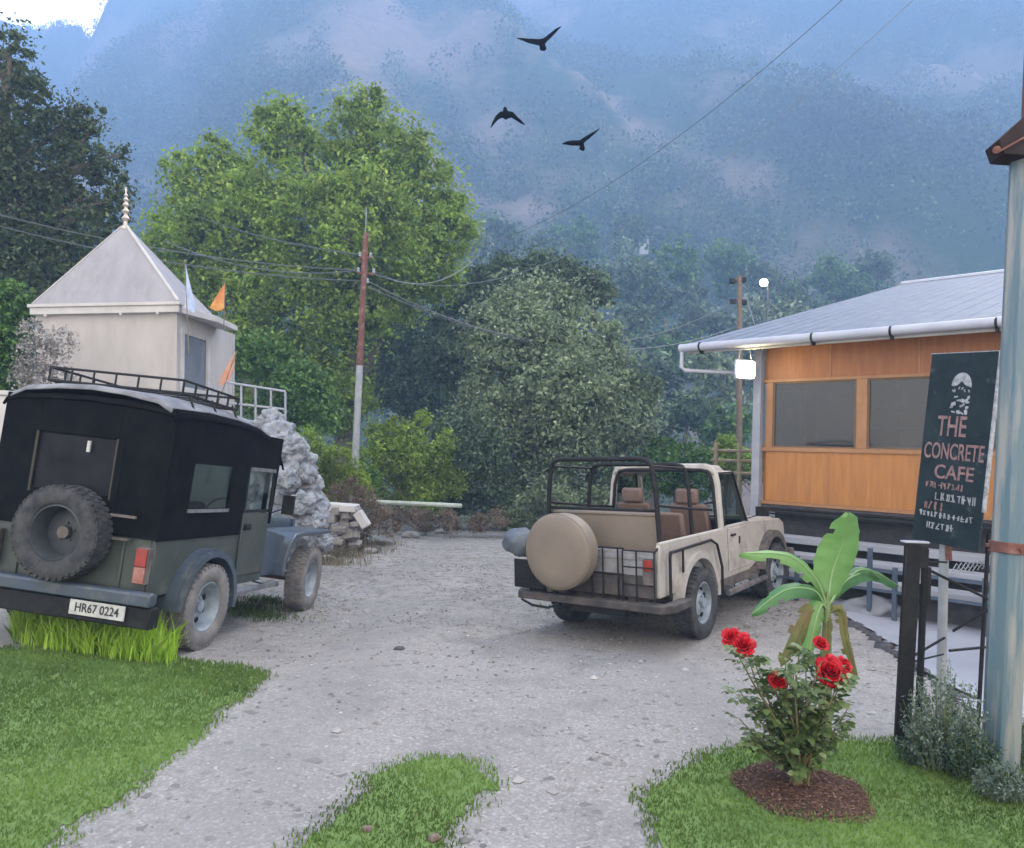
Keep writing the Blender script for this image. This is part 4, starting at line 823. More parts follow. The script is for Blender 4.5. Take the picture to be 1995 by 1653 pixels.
pennant([(360, 508), (364, 530), (372, 560), (382, 598), (378, 610), (360, 600), (362, 560)], 12.8, M['flag_blue'], 'tall thin pale blue pennant beside the roof of the shrine', pole=((360, 505), (368, 690)))
pennant([(438, 552), (432, 560), (408, 600), (420, 606), (432, 606), (438, 600)], 13.6, M['flag_orange'], 'yellow orange pennant above the porch slab of the shrine', pole=((439, 548), (436, 640)))
pennant([(460, 686), (448, 700), (438, 722), (424, 748), (430, 752), (446, 742), (454, 722)], 13.2, M['flag_red'], 'faded red pennant low on the right of the shrine', pole=((461, 684), (420, 800)))
# whitewashed post at the very left edge
p = at(4, 830, 9.5); t = thing('gate_pillar', 'cream pillar at the far left edge behind the black jeep', 'pillar', (p.x, p.y, g(p.x, p.y))); zt = at(4, 762, 9.5).z - t.location.z
mb = MB(); mb.bx(-.10, .10, -.1, .1, 0, zt - .06); mb.build('shaft', M['trim_white'], t, bevel=.01); mb = MB(); mb.bx(-.125, .125, -.125, .125, zt - .06, zt); mb.build('cap', M['trim_white'], t, bevel=.01)
# pale painted rock heap behind the black jeep
def rock_heap():
    Y = 11.4; b0 = at(590, 1050, Y); t = thing('rock_heap', 'tall pale blue-grey painted rock heap beside the bonnet of the black jeep', 'rocks', (b0.x, b0.y, g(b0.x, b0.y))); b0 = t.location.copy()
    bm = bmesh.new()
    for i, (x, y, r, d) in enumerate([(558, 850, 36, 0), (535, 815, 26, .2), (575, 900, 44, -.1), (590, 950, 48, -.1), (560, 960, 60, .3), (600, 1000, 50, -.1), (560, 1020, 60, .2), (618, 1045, 30, -.2), (545, 880, 50, .3), (640, 1055, 18, -.3), (520, 850, 40, .5), (500, 920, 60, .6), (580, 870, 28, -.3), (605, 920, 22, -.3), (570, 930, 26, -.45), (598, 975, 24, -.5), (620, 1015, 22, -.4), (585, 1040, 24, -.5)]):
        c = at(x - 8, y + 4, Y + d) - b0; r0 = r * Y / FPX * .86; q = bmesh.ops.create_icosphere(bm, subdivisions=4, radius=1)
        for v in q['verts']:
            n = noise.fractal(v.co * 1.4 + Vector((i * 5.1, 0, 0)), .9, 2.2, 5); rr = 1 + .45 * n + .12 * abs(noise.noise(v.co * 6 + Vector((i, 0, 0)))); v.co = Vector(v.co) * r0 * rr + c
    me = bpy.data.meshes.new('rocks'); bm.to_mesh(me); bm.free(); me.materials.append(M['rock_pale']); o = bpy.data.objects.new('rocks', me); COL.objects.link(o); o.parent = t
rock_heap()
# grey welded frame behind
t = thing('metal_frame', 'grey welded square-grid frame standing above the painted rocks', 'frame', at(500, 840, 12)); b0 = t.location.copy(); mb = MB()
def fl(a, b, r=.018): mb.tube([at(a[0], a[1], 12) - b0, at(b[0], b[1], 12) - b0], r, 6)
for a, b in [((440, 745), (556, 763)), ((440, 785), (556, 798)), ((440, 815), (556, 830)), ((556, 763), (556, 960)), ((528, 759), (528, 830)), ((498, 754), (498, 826)), ((470, 750), (470, 820)), ((443, 745), (443, 1000))]: fl(a, b)
mb.build('grid', M['post_steel'], t, smooth=True)
# stone wall stub with white coping, rubble, pale rail
p = gp(668, 1075); t = thing('stone_wall', 'short rubble wall stub with white coping at the end of the yard', 'wall', (p.x, 15.0, g(p.x, 15)))
p0 = at(620, 1000, 15) - t.location; p1 = at(695, 1000, 15) - t.location; zt = (at(660, 985, 15) - t.location).z
mb = MB()
for i in range(60):
    x = random.uniform(p0.x, p1.x); z = random.uniform(-.1, zt - .08); mb.box((x, random.uniform(-.1, .2), z), (random.uniform(.15, .3), .3, random.uniform(.1, .2)), Euler((random.uniform(-.2, .2), random.uniform(-.2, .2), random.uniform(-.3, .3))).to_matrix())
mb.build('rubble', M['rock'], t, bevel=.02); mb = MB(); mb.hexa([(p0.x - .05, -.2, zt - .09), (p1.x, -.2, zt - .12), (p1.x, .3, zt - .12), (p0.x - .05, .3, zt - .09)], [(p0.x - .05, -.2, zt + .05), (p1.x, -.2, zt + .02), (p1.x, .3, zt + .02), (p0.x - .05, .3, zt + .05)])
mb.box((p1.x + .12, -.05, zt - .25), (.34, .3, .16), Euler((0, rad(55), 0)).to_matrix()); mb.build('coping', M['trim_white'], t, bevel=.02)
t = thing('pipe_rail', 'pale green horizontal pipe rail before the bushes at the end of the yard', 'rail', at(810, 1020, 19)); b0 = t.location.copy()
mb = MB(); mb.tube([at(722, 978, 19) - b0, at(900, 986, 19) - b0], .055, 8); mb.build('rail', mat('rail_pale', (.42, .46, .38), (.3, .34, .27), 3, .7), t, smooth=True)
mb = MB()
for x in (740, 810, 880): q = at(x, 982, 19); mb.tube([q - b0, Vector((q.x, q.y, g(q.x, q.y) - .1)) - b0], .025, 6)
mb.build('post', M['wood_post'], t)
for i, (x, y, r, l) in enumerate([(750, 1062, .14, 'pale stone on the gravel edge below the pipe rail, leftmost'), (800, 1048, .18, 'brownish stone under the middle of the pipe rail'), (720, 1078, .12, 'small stone beside the dry weeds near the wall stub'), (640, 1092, .10, 'small stone at the foot of the wall stub'), (860, 1040, .15, 'stone under the right end of the pipe rail')]):
    q = gp(x, y); tag(stone(q + Vector((0, 0, r * .25)), r, i * 2 + 20, M['rock'], 'rock', (1.2, .9, .6), 3), l, 'rock')
# ------------------------------------------------------------------ poles, wires
def utility(name, label, px_top, px_bot, Y, r, mats, split=None, lean=None):
    a = at(*px_bot, Y); z0 = min(a.z, g(a.x, a.y)) if a.z > g(a.x, a.y) else a.z
    b = at(*px_top, Y); t = thing(name, label, 'pole', a); d = (b - a); mb = MB()
    ext = -d.normalized() * (max(0, a.z - g(a.x, a.y)) + .3)
    if split: k = split; mb.tube([ext, d * k], [r, r * .95], 10); mb.build('lower_shaft', mats[0], t, smooth=True); mb = MB(); mb.tube([d * k, d], [r * .93, r * .75], 10); mb.build('upper_shaft', mats[1], t, smooth=True)
    else: mb.tube([ext, d], [r, r * .8], 10); mb.build('shaft', mats[0], t, smooth=True)
    return t, a, b
t, a, b = utility('utility_pole', 'slender utility pole with rusty upper half in front of the bright green tree', (713, 455), (690, 935), 20, .095, (M['pole_pale'], M['rust']), .46)
def rel(x, y, Y): return at(x, y, Y) - a
for q_ in ((696, 532, 730, 535), (700, 502, 724, 503)): mb = MB(); mb.tube([rel(q_[0], q_[1], 20), rel(q_[2], q_[3], 20)], .033, 6); mb.build('cross_arm', M['rust'], t)
for q in ((698, 527), (728, 529), (702, 497), (722, 498), (716, 548)):
    mb = MB(); mb.lathe([(.001, -.05), (.045, -.04), (.03, 0), (.045, .03), (.02, .07), (.001, .08)], c=rel(*q, 20), n=8); mb.build('insulator', M['post_steel'], t, smooth=True)
mb = MB(); mb.tube([rel(712, 455, 20), rel(714, 405, 20)], .012, 5); mb.build('spike', M['post_steel'], t)
t2, a2, b2 = utility('utility_pole', 'dark utility pole with two short cross-arms behind the corner of the cafe', (1441, 538), (1440, 880), 28, .12, (M['wood_post'],))
a = a2
for q_ in ((1424, 546, 1452, 546), (1426, 586, 1452, 588)): mb = MB(); mb.tube([rel(q_[0], q_[1], 28), rel(q_[2], q_[3], 28)], .065, 6); mb.build('cross_arm', M['rust'], t2)
for q in ((1427, 548), (1448, 546), (1428, 588), (1449, 590)):
    mb = MB(); mb.lathe([(.001, -.10), (.12, -.08), (.12, .08), (.001, .12)], c=rel(*q, 28), n=8); mb.build('insulator', M['black_metal'], t2, smooth=True)
mb = MB(); mb.tube([rel(1452, 575, 28), rel(1470, 632, 28)], .02, 5); mb.build('stay_wire', M['wire_pale'], t2)
def wire(p, q, Yp, Yq, sag, label, r=.012, mt='wire'):
    A, B = at(*p, Yp), at(*q, Yq); t = MB(); pts = []
    for i in range(25):
        k = i / 24; w = A.lerp(B, k); w.z -= sag * 4 * k * (1 - k); pts.append(w)
    t.tube([v - A for v in pts], r, 5); o = t.build('power_line', M[mt], None, smooth=True); o.location = A; tag(o, label, 'wire', 'power lines over the yard')
WIRES = [((-300, 330), (698, 527), 17, 20, .45, 'power line from the left edge to the middle pole, upper of the left pair'),
 ((-300, 350), (716, 548), 17, 20, .5, 'power line from the left edge to the middle pole, lower of the left pair'),
 ((300, 385), (702, 497), 30, 20, .3, 'power line reaching the middle pole top out of the bright tree, upper one'),
 ((320, 470), (698, 527), 19, 20, .35, 'power line passing right of the shrine finial to the middle pole'),
 ((716, 548), (1428, 588), 20, 28, 1.6, 'long sagging power line between the middle pole and the cafe-side pole, upper one'),
 ((716, 558), (1427, 640), 20, 28, 1.2, 'long sagging power line between the middle pole and the cafe-side pole, lower one'),
 ((728, 529), (930, 500), 20, 26, .6, 'short drooping wire going right from the middle pole into the round tree')]
for w in WIRES: wire(*w, r=.014)
wire((1650, -8), (722, 498), 10, 20, 1.2, 'thin power line crossing the mountain to the middle pole, left of the two', .0055, 'wire')
wire((1792, -12), (730, 535), 10, 20, 1.6, 'thin power line crossing the mountain to the middle pole, right of the two', .006, 'wire_pale')
# far street lamp
p = at(1488, 551, 60); zb = g(p.x, p.y); t = thing('street_lamp', 'distant lit round street lamp above the cafe roof', 'street lamp', (p.x, p.y, zb)); h = p.z - zb
mb = MB(); mb.tube([(.35, 0, -1), (.35, 0, h - .6), (.3, 0, h - .1)], .05, 7); mb.build('post', M['wood_post'], t, smooth=True)
mb = MB(); mb.lathe([(.001, -.30), (.16, -.26), (.27, -.14), (.30, 0), (.27, .14), (.16, .26), (.001, .30)], c=(0, 0, h), n=20); mb.build('globe', M['lamp_far'], t, smooth=True)
# timber fence behind the cream jeep
t = thing('timber_fence', 'old timber pole fence between the cream jeep and the cafe corner', 'fence', at(1440, 960, 16)); b0 = t.location.copy(); mb = MB(); mm = mat('old_wood', (.22, .18, .12), (.32, .27, .19), 6, .9)
for a_, b_ in [((1385, 878), (1500, 880)), ((1385, 897), (1500, 900)), ((1385, 920), (1500, 925))]: mb.tube([at(*a_, 16) - b0, at(*b_, 16) - b0], .035, 6)
mb.build('rail', mm, t, smooth=True)
for x in (1395, 1440, 1468, 1495): mb = MB(); mb.tube([at(x, 862, 16) - b0, at(x, 1060, 16) - b0], .045, 6); mb.build('post', mm, t, smooth=True)
# ------------------------------------------------------------------ gate, sign, big pole at right
def gate():
    p = gp(1760, 1452); t = thing('gate', 'black steel gate leaf standing open with diagonal bars and wide black post', 'gate', p); b0 = Vector(p); Y = p.y
    def P(x, y, d=0): return at(x, y, Y + d) - b0
    k = Y / FPX
    mb = MB(); a, c = P(1757, 1470), P(1781, 1062); wv = Vector((.046, 0, 0)); 
    for q, in ((1,),): mb.hexa([a - wv * 1.0 + Vector((0, 0, -.1)), a + wv + Vector((0, 0, -.1)), a + wv + Vector((0, .03, -.1)), a - wv + Vector((0, .03, -.1))], [c - wv * 1.05, c + wv * 1.05, c + wv * 1.05 + Vector((0, .03, 0)), c - wv * 1.05 + Vector((0, .03, 0))])
    po = mb.build('post', M['black_metal'], t, bevel=.006)
    mb = MB(); c2 = P(1782, 1058); mb.box(c2 + Vector((.012, .02, .004)), (.15, .06, .012)); mb.build('cap', M['gutter'], po, bevel=.003)
    mb = MB(); mb.box(P(1797, 1086, .02), (.062, .02, .13)); mb.build('plate', M['black_metal'], po, bevel=.003)
    mb = MB(); mb.tube([P(1786, 1470, .10), P(1803, 1070, .10)], .021, 8); mb.build('post', M['black_metal'], t, smooth=True)
    mb = MB(); mb.tube([P(1803, 1105, .1), P(1801, 1180, .1)], .034, 8); mb.build('hinge', M['black_metal'], t, smooth=True)
    mb = MB(); mb.box(P(1792, 1105, .03), (.008, .008, .20)); mb.box(P(1790, 1095, .03), (.06, .006, .006)); mb.build('latch', M['sign_white'], t)
    for i, (x0, y0, x1, y1) in enumerate([(1808, 1094, 1845, 1096), (1812, 1112, 1926, 1168), (1926, 1188, 1856, 1230), (1775, 1281, 1840, 1243), (1850, 1268, 1924, 1261), (1786, 1303, 1826, 1325), (1845, 1336, 1908, 1363), (1784, 1288, 1838, 1275)]):
        mb = MB(); mb.tube([P(x0, y0, .15), P(x1, y1, .25)], .009 if i not in (0, 7) else .006, 6); mb.build('bar', M['black_metal'], t, smooth=True)
    mb = MB(); mb.tube([P(1926, 1040, .25), P(1905, 1420, .25)], .014, 6); mb.build('frame', M['black_metal'], t, smooth=True)
    mb = MB()
    for i in range(9): x = 1850 + i * 9; mb.tube([P(x, 1120 - i * 1.5, .3), P(x + 14, 1098 - i * 1.0, .3), P(x + 22, 1112 - i * 1.5, .3)], .004, 5)
    mb.build('scroll', M['post_steel'], t, smooth=True)
gate()
def sign():
    TL, TR, BR, BL = at(1806, 693, 5.25), at(1941, 683, 4.8), at(1911, 1080, 4.8), at(1786, 1048, 5.25)
    ex = ((TR - TL) + (BR - BL)) / 2; w = ex.length; ex.normalize(); up = ((TL - BL) + (TR - BR)) / 2; h = up.length; up = (up - ex * up.dot(ex)).normalized(); nz = ex.cross(up)
    c = (TL + TR + BL + BR) / 4
    t = thing('sign', 'tall dark cafe sign on a pale post with painted emblem and faded lettering', 'sign')
    m = Matrix((ex, up, nz)).transposed().to_4x4(); m.translation = c; t.matrix_world = m
    mb = MB(); mb.bx(-w / 2, w / 2, -h / 2, h / 2, -.02, 0); bo = mb.build('board', M['sign_board'], t, bevel=.002)
    mb = MB(); mb.bx(w / 2, w / 2 + .012, -h / 2 + .25, h / 2 + .004, -.022, .004); mb.bx(-w / 2 - .006, w / 2, h / 2, h / 2 + .005, -.022, .002); mb.build('edge_trim', M['sign_white'], t)
    def tx(s, x, y, size, mt, sx=1.0): text_mesh(s, size, M[mt], 'lettering', bo, Matrix.Translation((x, y, .003)), .0012, sx=sx)
    u = h / 390.0   # one photo pixel
    def Yp(py): return h / 2 - (py - 690) * u
    tx('THE', -.03, Yp(842), .19, 'sign_pink', .62); tx('CONCRETE', .0, Yp(893), .15, 'sign_pink', .56); tx('CAFE', .02, Yp(935), .13, 'sign_pink', .95)
    # small weathered lines of lettering below, as broken strokes
    rr = random.Random(3)
    for k, (py, hh, mt, x0, x1) in enumerate([(962, 14, 'sign_pink', -.36, .20), (985, 17, 'sign_white', -.20, .40), (1005, 18, 'sign_pink', -.36, -.08), (1022, 12, 'sign_white', -.42, .38), (1045, 14, 'sign_white', -.28, .12)]):
        mb = MB(); x = x0 * w
        while x < x1 * w:
            hh_ = hh * u * rr.uniform(.75, 1); st = .006; y = Yp(py) + rr.uniform(-.003, .003); wd = hh_ * rr.uniform(.4, .7)
            for _ in range(rr.choice((2, 3, 3))):
                kind = rr.random()
                if kind < .45: mb.box((x + wd * rr.random(), y, .0015), (st, hh_, .003))
                elif kind < .75: mb.box((x + wd / 2, y + rr.choice((-1, 0, 1)) * hh_ * .42, .0022), (wd, st, .003))
                else: mb.box((x + wd / 2, y, .0029), (st, hh_, .003), Matrix.Rotation(rr.uniform(-.6, .6), 3, 'Z'))
            x += wd + .010
        mb.build('faded_lettering', M[mt], bo)
    # emblem: white domed cap, dark band of features, white patchy beard
    mb = MB(); cx, cy = .015 * w, Yp(752); pts = []
    R_ = .072
    pts = [(cx + R_ * math.cos(rad(a)), cy - .02 + R_ * 1.25 * math.sin(rad(a))) for a in range(-5, 190, 13)]
    pts += [(cx - R_ * .7, cy - .02), (cx - R_ * .35, cy - .01), (cx, cy + .015), (cx + R_ * .35, cy - .01), (cx + R_ * .7, cy - .02)]
    mb.prism(pts, 'z', .0005, .003)
    for i in range(26):
        a = rr.uniform(-.062, .062); b = rr.uniform(-.20, -.075); mb.box((cx + a, cy + b, .0015 + i * .00005), (rr.uniform(.012, .03), rr.uniform(.008, .022), .002), Matrix.Rotation(rr.uniform(-.5, .5), 3, 'Z'))
    for i in range(8): mb.box((cx + rr.uniform(-.065, .065), cy + rr.uniform(-.07, -.03), .0015), (.008, .018, .002), Matrix.Rotation(rr.uniform(-.8, .8), 3, 'Z'))
    mb.build('emblem', M['sign_white'], bo)
    inv = m.inverted(); B = inv @ at(1832, 1405, 5.22); A = inv @ at(1843, 1060, 5.12); A.z = -.06; B.z = min(B.z, -.05)
    mb = MB(); mb.tube([Vector((A.x - .01, A.y + .45, -.055)), A, B, B + (B - A) * .3], .030, 10); mb.build('post', M['pole_pale'], t, smooth=True)
    mb = MB(); mb.tube([A + Vector((.03, 0, 0)), A + Vector((.05, -.10, 0))], .02, 7); mb.build('bracket', M['rust'], t)
sign()
def steel_pole():
    Y = 4.25; a = gp(1948, 1500); Y = a.y; b = at(2012, 0, Y); up = (b - a).normalized(); ex = Vector((1, -.35, 0)).normalized(); ex = (ex - up * ex.dot(up)).normalized(); ey = up.cross(ex)
    t = thing('steel_pole', 'thick weathered blue-grey steel pole with rusty clamp at the right edge', 'pole'); m = Matrix((ex, ey, up)).transposed().to_4x4(); m.translation = a; t.matrix_world = m
    H = (b - a).length; s = Y / FPX; w = 31 * s
    def oct_(w, d): c = .3; return [(-w, -d * c), (-w * c, -d), (w * c, -d), (w, -d * c), (w, d * c), (w * c, d), (-w * c, d), (-w, d * c)]
    zc = (at(1965, 300, Y) - a).length
    mb = MB(); lo = oct_(w * 1.02, w); hi = oct_(w * .86, w * .86); mb.add([(x, y, -.3) for x, y in lo] + [(x, y, zc) for x, y in hi], [(i, (i + 1) % 8, 8 + (i + 1) % 8, 8 + i) for i in range(8)] + [tuple(range(8))[::-1], tuple(range(8, 16))]); mb.build('shaft', M['teal_steel'], t, bevel=.004)
    mb = MB(); q = oct_(w * .55, w * .55); mb.add([(x + .02, y, zc) for x, y in q] + [(x + .02, y, H + 1.5) for x, y in q], [(i, (i + 1) % 8, 8 + (i + 1) % 8, 8 + i) for i in range(8)] + [tuple(range(8))[::-1], tuple(range(8, 16))]); mb.build('upper_shaft', M['rust'], t)
    z1 = (at(1958, 1066, Y) - a).dot(up); mb = MB(); q = oct_(w * 1.10, w * 1.10); mb.add([(x, y, z1 - .03) for x, y in q] + [(x, y, z1 + .03) for x, y in q], [(i, (i + 1) % 8, 8 + (i + 1) % 8, 8 + i) for i in range(8)] + [tuple(range(8))[::-1], tuple(range(8, 16))]); cl = mb.build('clamp', M['rust'], t, bevel=.004)
    mb = MB(); mb.tube([(w * .4, -w * 1.25, z1), (w * .4, -w * .9, z1)], .014, 6); mb.tube([(-w * 1.3, 0, z1), (-w * .9, 0, z1)], .012, 6); mb.build('bolt', M['rust'], cl)
    # sloping sheet hood with a round pipe end at its tip
    inv = m.inverted()
    A0, A1, A2, A3 = at(1946, 272, Y - .10), at(2060, 170, Y - .10), at(2060, 306, Y - .10), at(1956, 300, Y - .10)
    mb = MB(); d = Vector((.02, .16, 0)); mb.hexa([inv @ A0, inv @ A3, inv @ A2, inv @ A1], [inv @ (A0 + d), inv @ (A3 + d), inv @ (A2 + d), inv @ (A1 + d)]); ho = mb.build('hood', mat('hood_brown', (.012, .008, .009), (.03, .018, .016), 6, .7, spec=.2), t, bevel=.004)
    mb = MB(); mb.tube([inv @ at(1942, 292, Y - .12), inv @ at(1942, 292, Y + .02)], .021, 12); mb.tube([inv @ at(1946, 296, Y - .11), inv @ at(2060, 232, Y - .11)], .006, 6); mb.build('pipe', M['rust'], ho, smooth=True)
steel_pole()
# ------------------------------------------------------------------ plants at the right
def rose_bush():
    p = gp(1552, 1542); t = thing('rose_bush', 'rose bush with red blooms planted in a round mulch bed', 'rose bush', p); Y = p.y; b0 = Vector(p); k = Y / FPX
    stems = MB(); tips = []
    rr = random.Random(11)
    ends = [(1470, 1290), (1440, 1345), (1500, 1300), (1530, 1290), (1570, 1300), (1600, 1290), (1640, 1330), (1655, 1375), (1440, 1400), (1480, 1370), (1620, 1420), (1560, 1350), (1520, 1380), (1600, 1370), (1465, 1440), (1590, 1450), (1530, 1440), (1610, 1255), (1430, 1262), (1455, 1275), (1515, 1340), (1620, 1318), (1640, 1310), (1560, 1250), (1545, 1310)]
    for i, (x, y) in enumerate(ends):
        e = at(x, y, Y + rr.uniform(-.18, .18)) - b0; s0 = Vector((rr.uniform(-.045, .045), rr.uniform(-.03, .03), -.01)); m1 = s0.lerp(e, .35); m1.x *= .55; m1.z += .02; m2 = s0.lerp(e, .7) + Vector((rr.uniform(-.02, .02), 0, .02))
        stems.tube([s0, m1, m2, e], [.0085, .0065, .0045, .0025], 6); tips.append((s0, m1, m2, e))
    stems.build('canes', M['stem_brown'], t, smooth=True)
    V = []
    def leaf(c, d, n, L):
        d = d.normalized(); w = d.cross(n).normalized(); n2 = w.cross(d); W = L * .36
        pts = []
        for u, q in ((0, .02), (.25, .8), (.55, 1), (.8, .62), (1, 0), (.8, -.62), (.55, -1), (.25, -.8)):
            pts.append(tuple(c + d * L * u + w * W * q + n2 * (.10 * L * abs(q) - .18 * L * u * u)))
        V.append(pts)
    for s0, m1, m2, e in tips:
        for j in range(20):
            u = rr.uniform(.28, 1.0); q = m1.lerp(m2, (u - .28) / .36) if u < .64 else m2.lerp(e, (u - .64) / .36)
            a = rr.uniform(0, 6.28); ax = Vector((math.cos(a), math.sin(a), rr.uniform(-.25, .35))).normalized(); Ls = rr.uniform(.034, .056); st = q + ax * rr.uniform(.03, .07); nrm = Vector((rr.gauss(0, .45), rr.gauss(0, .45), 1)).normalized()
            leaf(st, ax, nrm, Ls)
            sd = ax.cross(nrm).normalized()
            for sg in (-1, 1):
                leaf(st - ax * .008, (sd * sg + ax * .5), nrm, Ls * .85); leaf(st - ax * .03, (sd * sg + ax * .3), nrm, Ls * .7)
    quads_obj('leaves', np.array(V), M['rose_leaf'], t, per=8)
    def bloom(x, y, r, dY, seed, tilt):
        rnd = random.Random(seed); c = at(x, y, Y + dY) - b0; R_ = r * k; mb = MB(); ax = Vector(tilt).normalized()
        u = ax.orthogonal().normalized(); v = ax.cross(u); vs = 0
        for ring in range(6):
            nper = [3, 4, 5, 6, 7, 7][ring]; rr_ = R_ * [.18, .34, .52, .70, .86, .98][ring]; hh = R_ * [.62, .60, .55, .46, .33, .18][ring]; cup = [.1, .12, .2, .3, .42, .55][ring]
            for i in range(nper):
                a0 = 2 * math.pi * (i + ring * .37 + rnd.uniform(-.22, .22)) / nper; tz = rnd.uniform(-.16, .16) * R_; ro_ = rnd.uniform(.86, 1.1); wd = 2 * math.pi / nper * .72; P = []
                nu, nv = 6, 5
                for iv in range(nv):
                    tv = iv / (nv - 1)
                    for iu in range(nu):
                        tu = iu / (nu - 1) * 2 - 1; a = a0 + tu * wd * (.55 + .45 * math.sin(math.pi * min(1, tv * .8 + .15))); q = rr_ * (.35 + .65 * tv ** .6) * (1 + .05 * rnd.uniform(-1, 1)) + R_ * cup * .25 * max(0, tv - .75) * 4
                        z = -R_ * .45 + (hh + R_ * .45) * tv ** .8 - (R_ * .10 * tu * tu * tv) - R_ * cup * .5 * max(0, tv - .8) * 3
                        P.append(c + u * q * ro_ * math.cos(a) + v * q * ro_ * math.sin(a) + ax * (z + tz * tv + R_ * .10 * math.sin(tu * 3 + seed + i) * tv))
                mb.add(P, [(j * nu + i_, j * nu + i_ + 1, (j + 1) * nu + i_ + 1, (j + 1) * nu + i_) for j in range(nv - 1) for i_ in range(nu - 1)])
        o = mb.build('bloom', M['petal'], t, smooth=True); so = o.modifiers.new('s', 'SOLIDIFY'); so.thickness = .0012
        mb = MB(); mb.lathe([(.001, -.9 * R_), (.16 * R_, -.8 * R_), (.22 * R_, -.5 * R_), (.05 * R_, -.35 * R_)], n=10); mb.v = [tuple(c + u * q[0] + v * q[1] + ax * q[2]) for q in mb.v]
        for i in range(5):
            a = i * 1.257; mb.add([c - ax * .48 * R_ + u * .1 * R_ * math.cos(a) + v * .1 * R_ * math.sin(a), c - ax * .5 * R_ + (u * math.cos(a + .25) + v * math.sin(a + .25)) * .4 * R_, c - ax * .55 * R_ + (u * math.cos(a) + v * math.sin(a)) * .9 * R_, c - ax * .5 * R_ + (u * math.cos(a - .25) + v * math.sin(a - .25)) * .4 * R_], [(0, 1, 2, 3)])
        mb.build('calyx', M['stem_green'], o)
    for i, b in enumerate([(1424, 1241, 19, 0, (-.3, -.8, .7)), (1448, 1257, 25, -.03, (.1, -.8, .7)), (1599, 1254, 17, .0, (.2, -.6, 1)), (1515, 1329, 19, -.10, (.1, -.7, .9)), (1618, 1311, 31, -.08, (-.1, -.85, .6)), (1643, 1297, 20, -.02, (.5, -.7, .7))]):
        bloom(b[0], b[1], b[2] * .92, b[3], i, b[4])
rose_bush()
# mulch bed
p = gp(1562, 1548); ctr = p.copy(); e0 = gp(1438, 1550); rx = (ctr - e0).length * .93; ry = rx * 1.12
pts = []; nn = 48; t = MB()
vs = [(0, 0, .035)] + [(rx * rr_ * math.cos(a) * (1 + .06 * math.sin(5 * a)), ry * rr_ * math.sin(a) * (1 + .06 * math.sin(5 * a)), .035 - .025 * rr_ ** 2) for rr_ in (.5, 1.0) for a in [2 * math.pi * i / nn for i in range(nn)]]
fs = [(0, 1 + i, 1 + (i + 1) % nn) for i in range(nn)] + [(1 + i, 1 + nn + i, 1 + nn + (i + 1) % nn, 1 + (i + 1) % nn) for i in range(nn)]
t.add(vs, fs); o = t.build('mulch_bed', M['mulch_soil'], smooth=True); o.location = (ctr.x, ctr.y, g(ctr.x, ctr.y) + .008); tag(o, kind='structure')
n = 4200; a = RNG.uniform(0, 2 * np.pi, n); q = np.sqrt(RNG.uniform(0, 1, n)) * 1.05; C_ = np.stack([ctr.x + rx * q * np.cos(a) * (1 + .06 * np.sin(5 * a)), ctr.y + ry * q * np.sin(a) * (1 + .06 * np.sin(5 * a)), g(ctr.x, ctr.y) + .046 - .022 * q ** 2 + RNG.uniform(-.003, .006, n)], 1)
V = leaves(C_, np.full(n, .022), .38, 2.0); V[:, :, 2] = C_[:, None, 2] + (V[:, :, 2] - C_[:, None, 2]) * .35
tag(quads_obj('mulch', V, M['mulch']), 'brown bark mulch spread under the rose bush', 'mulch', kind='stuff')
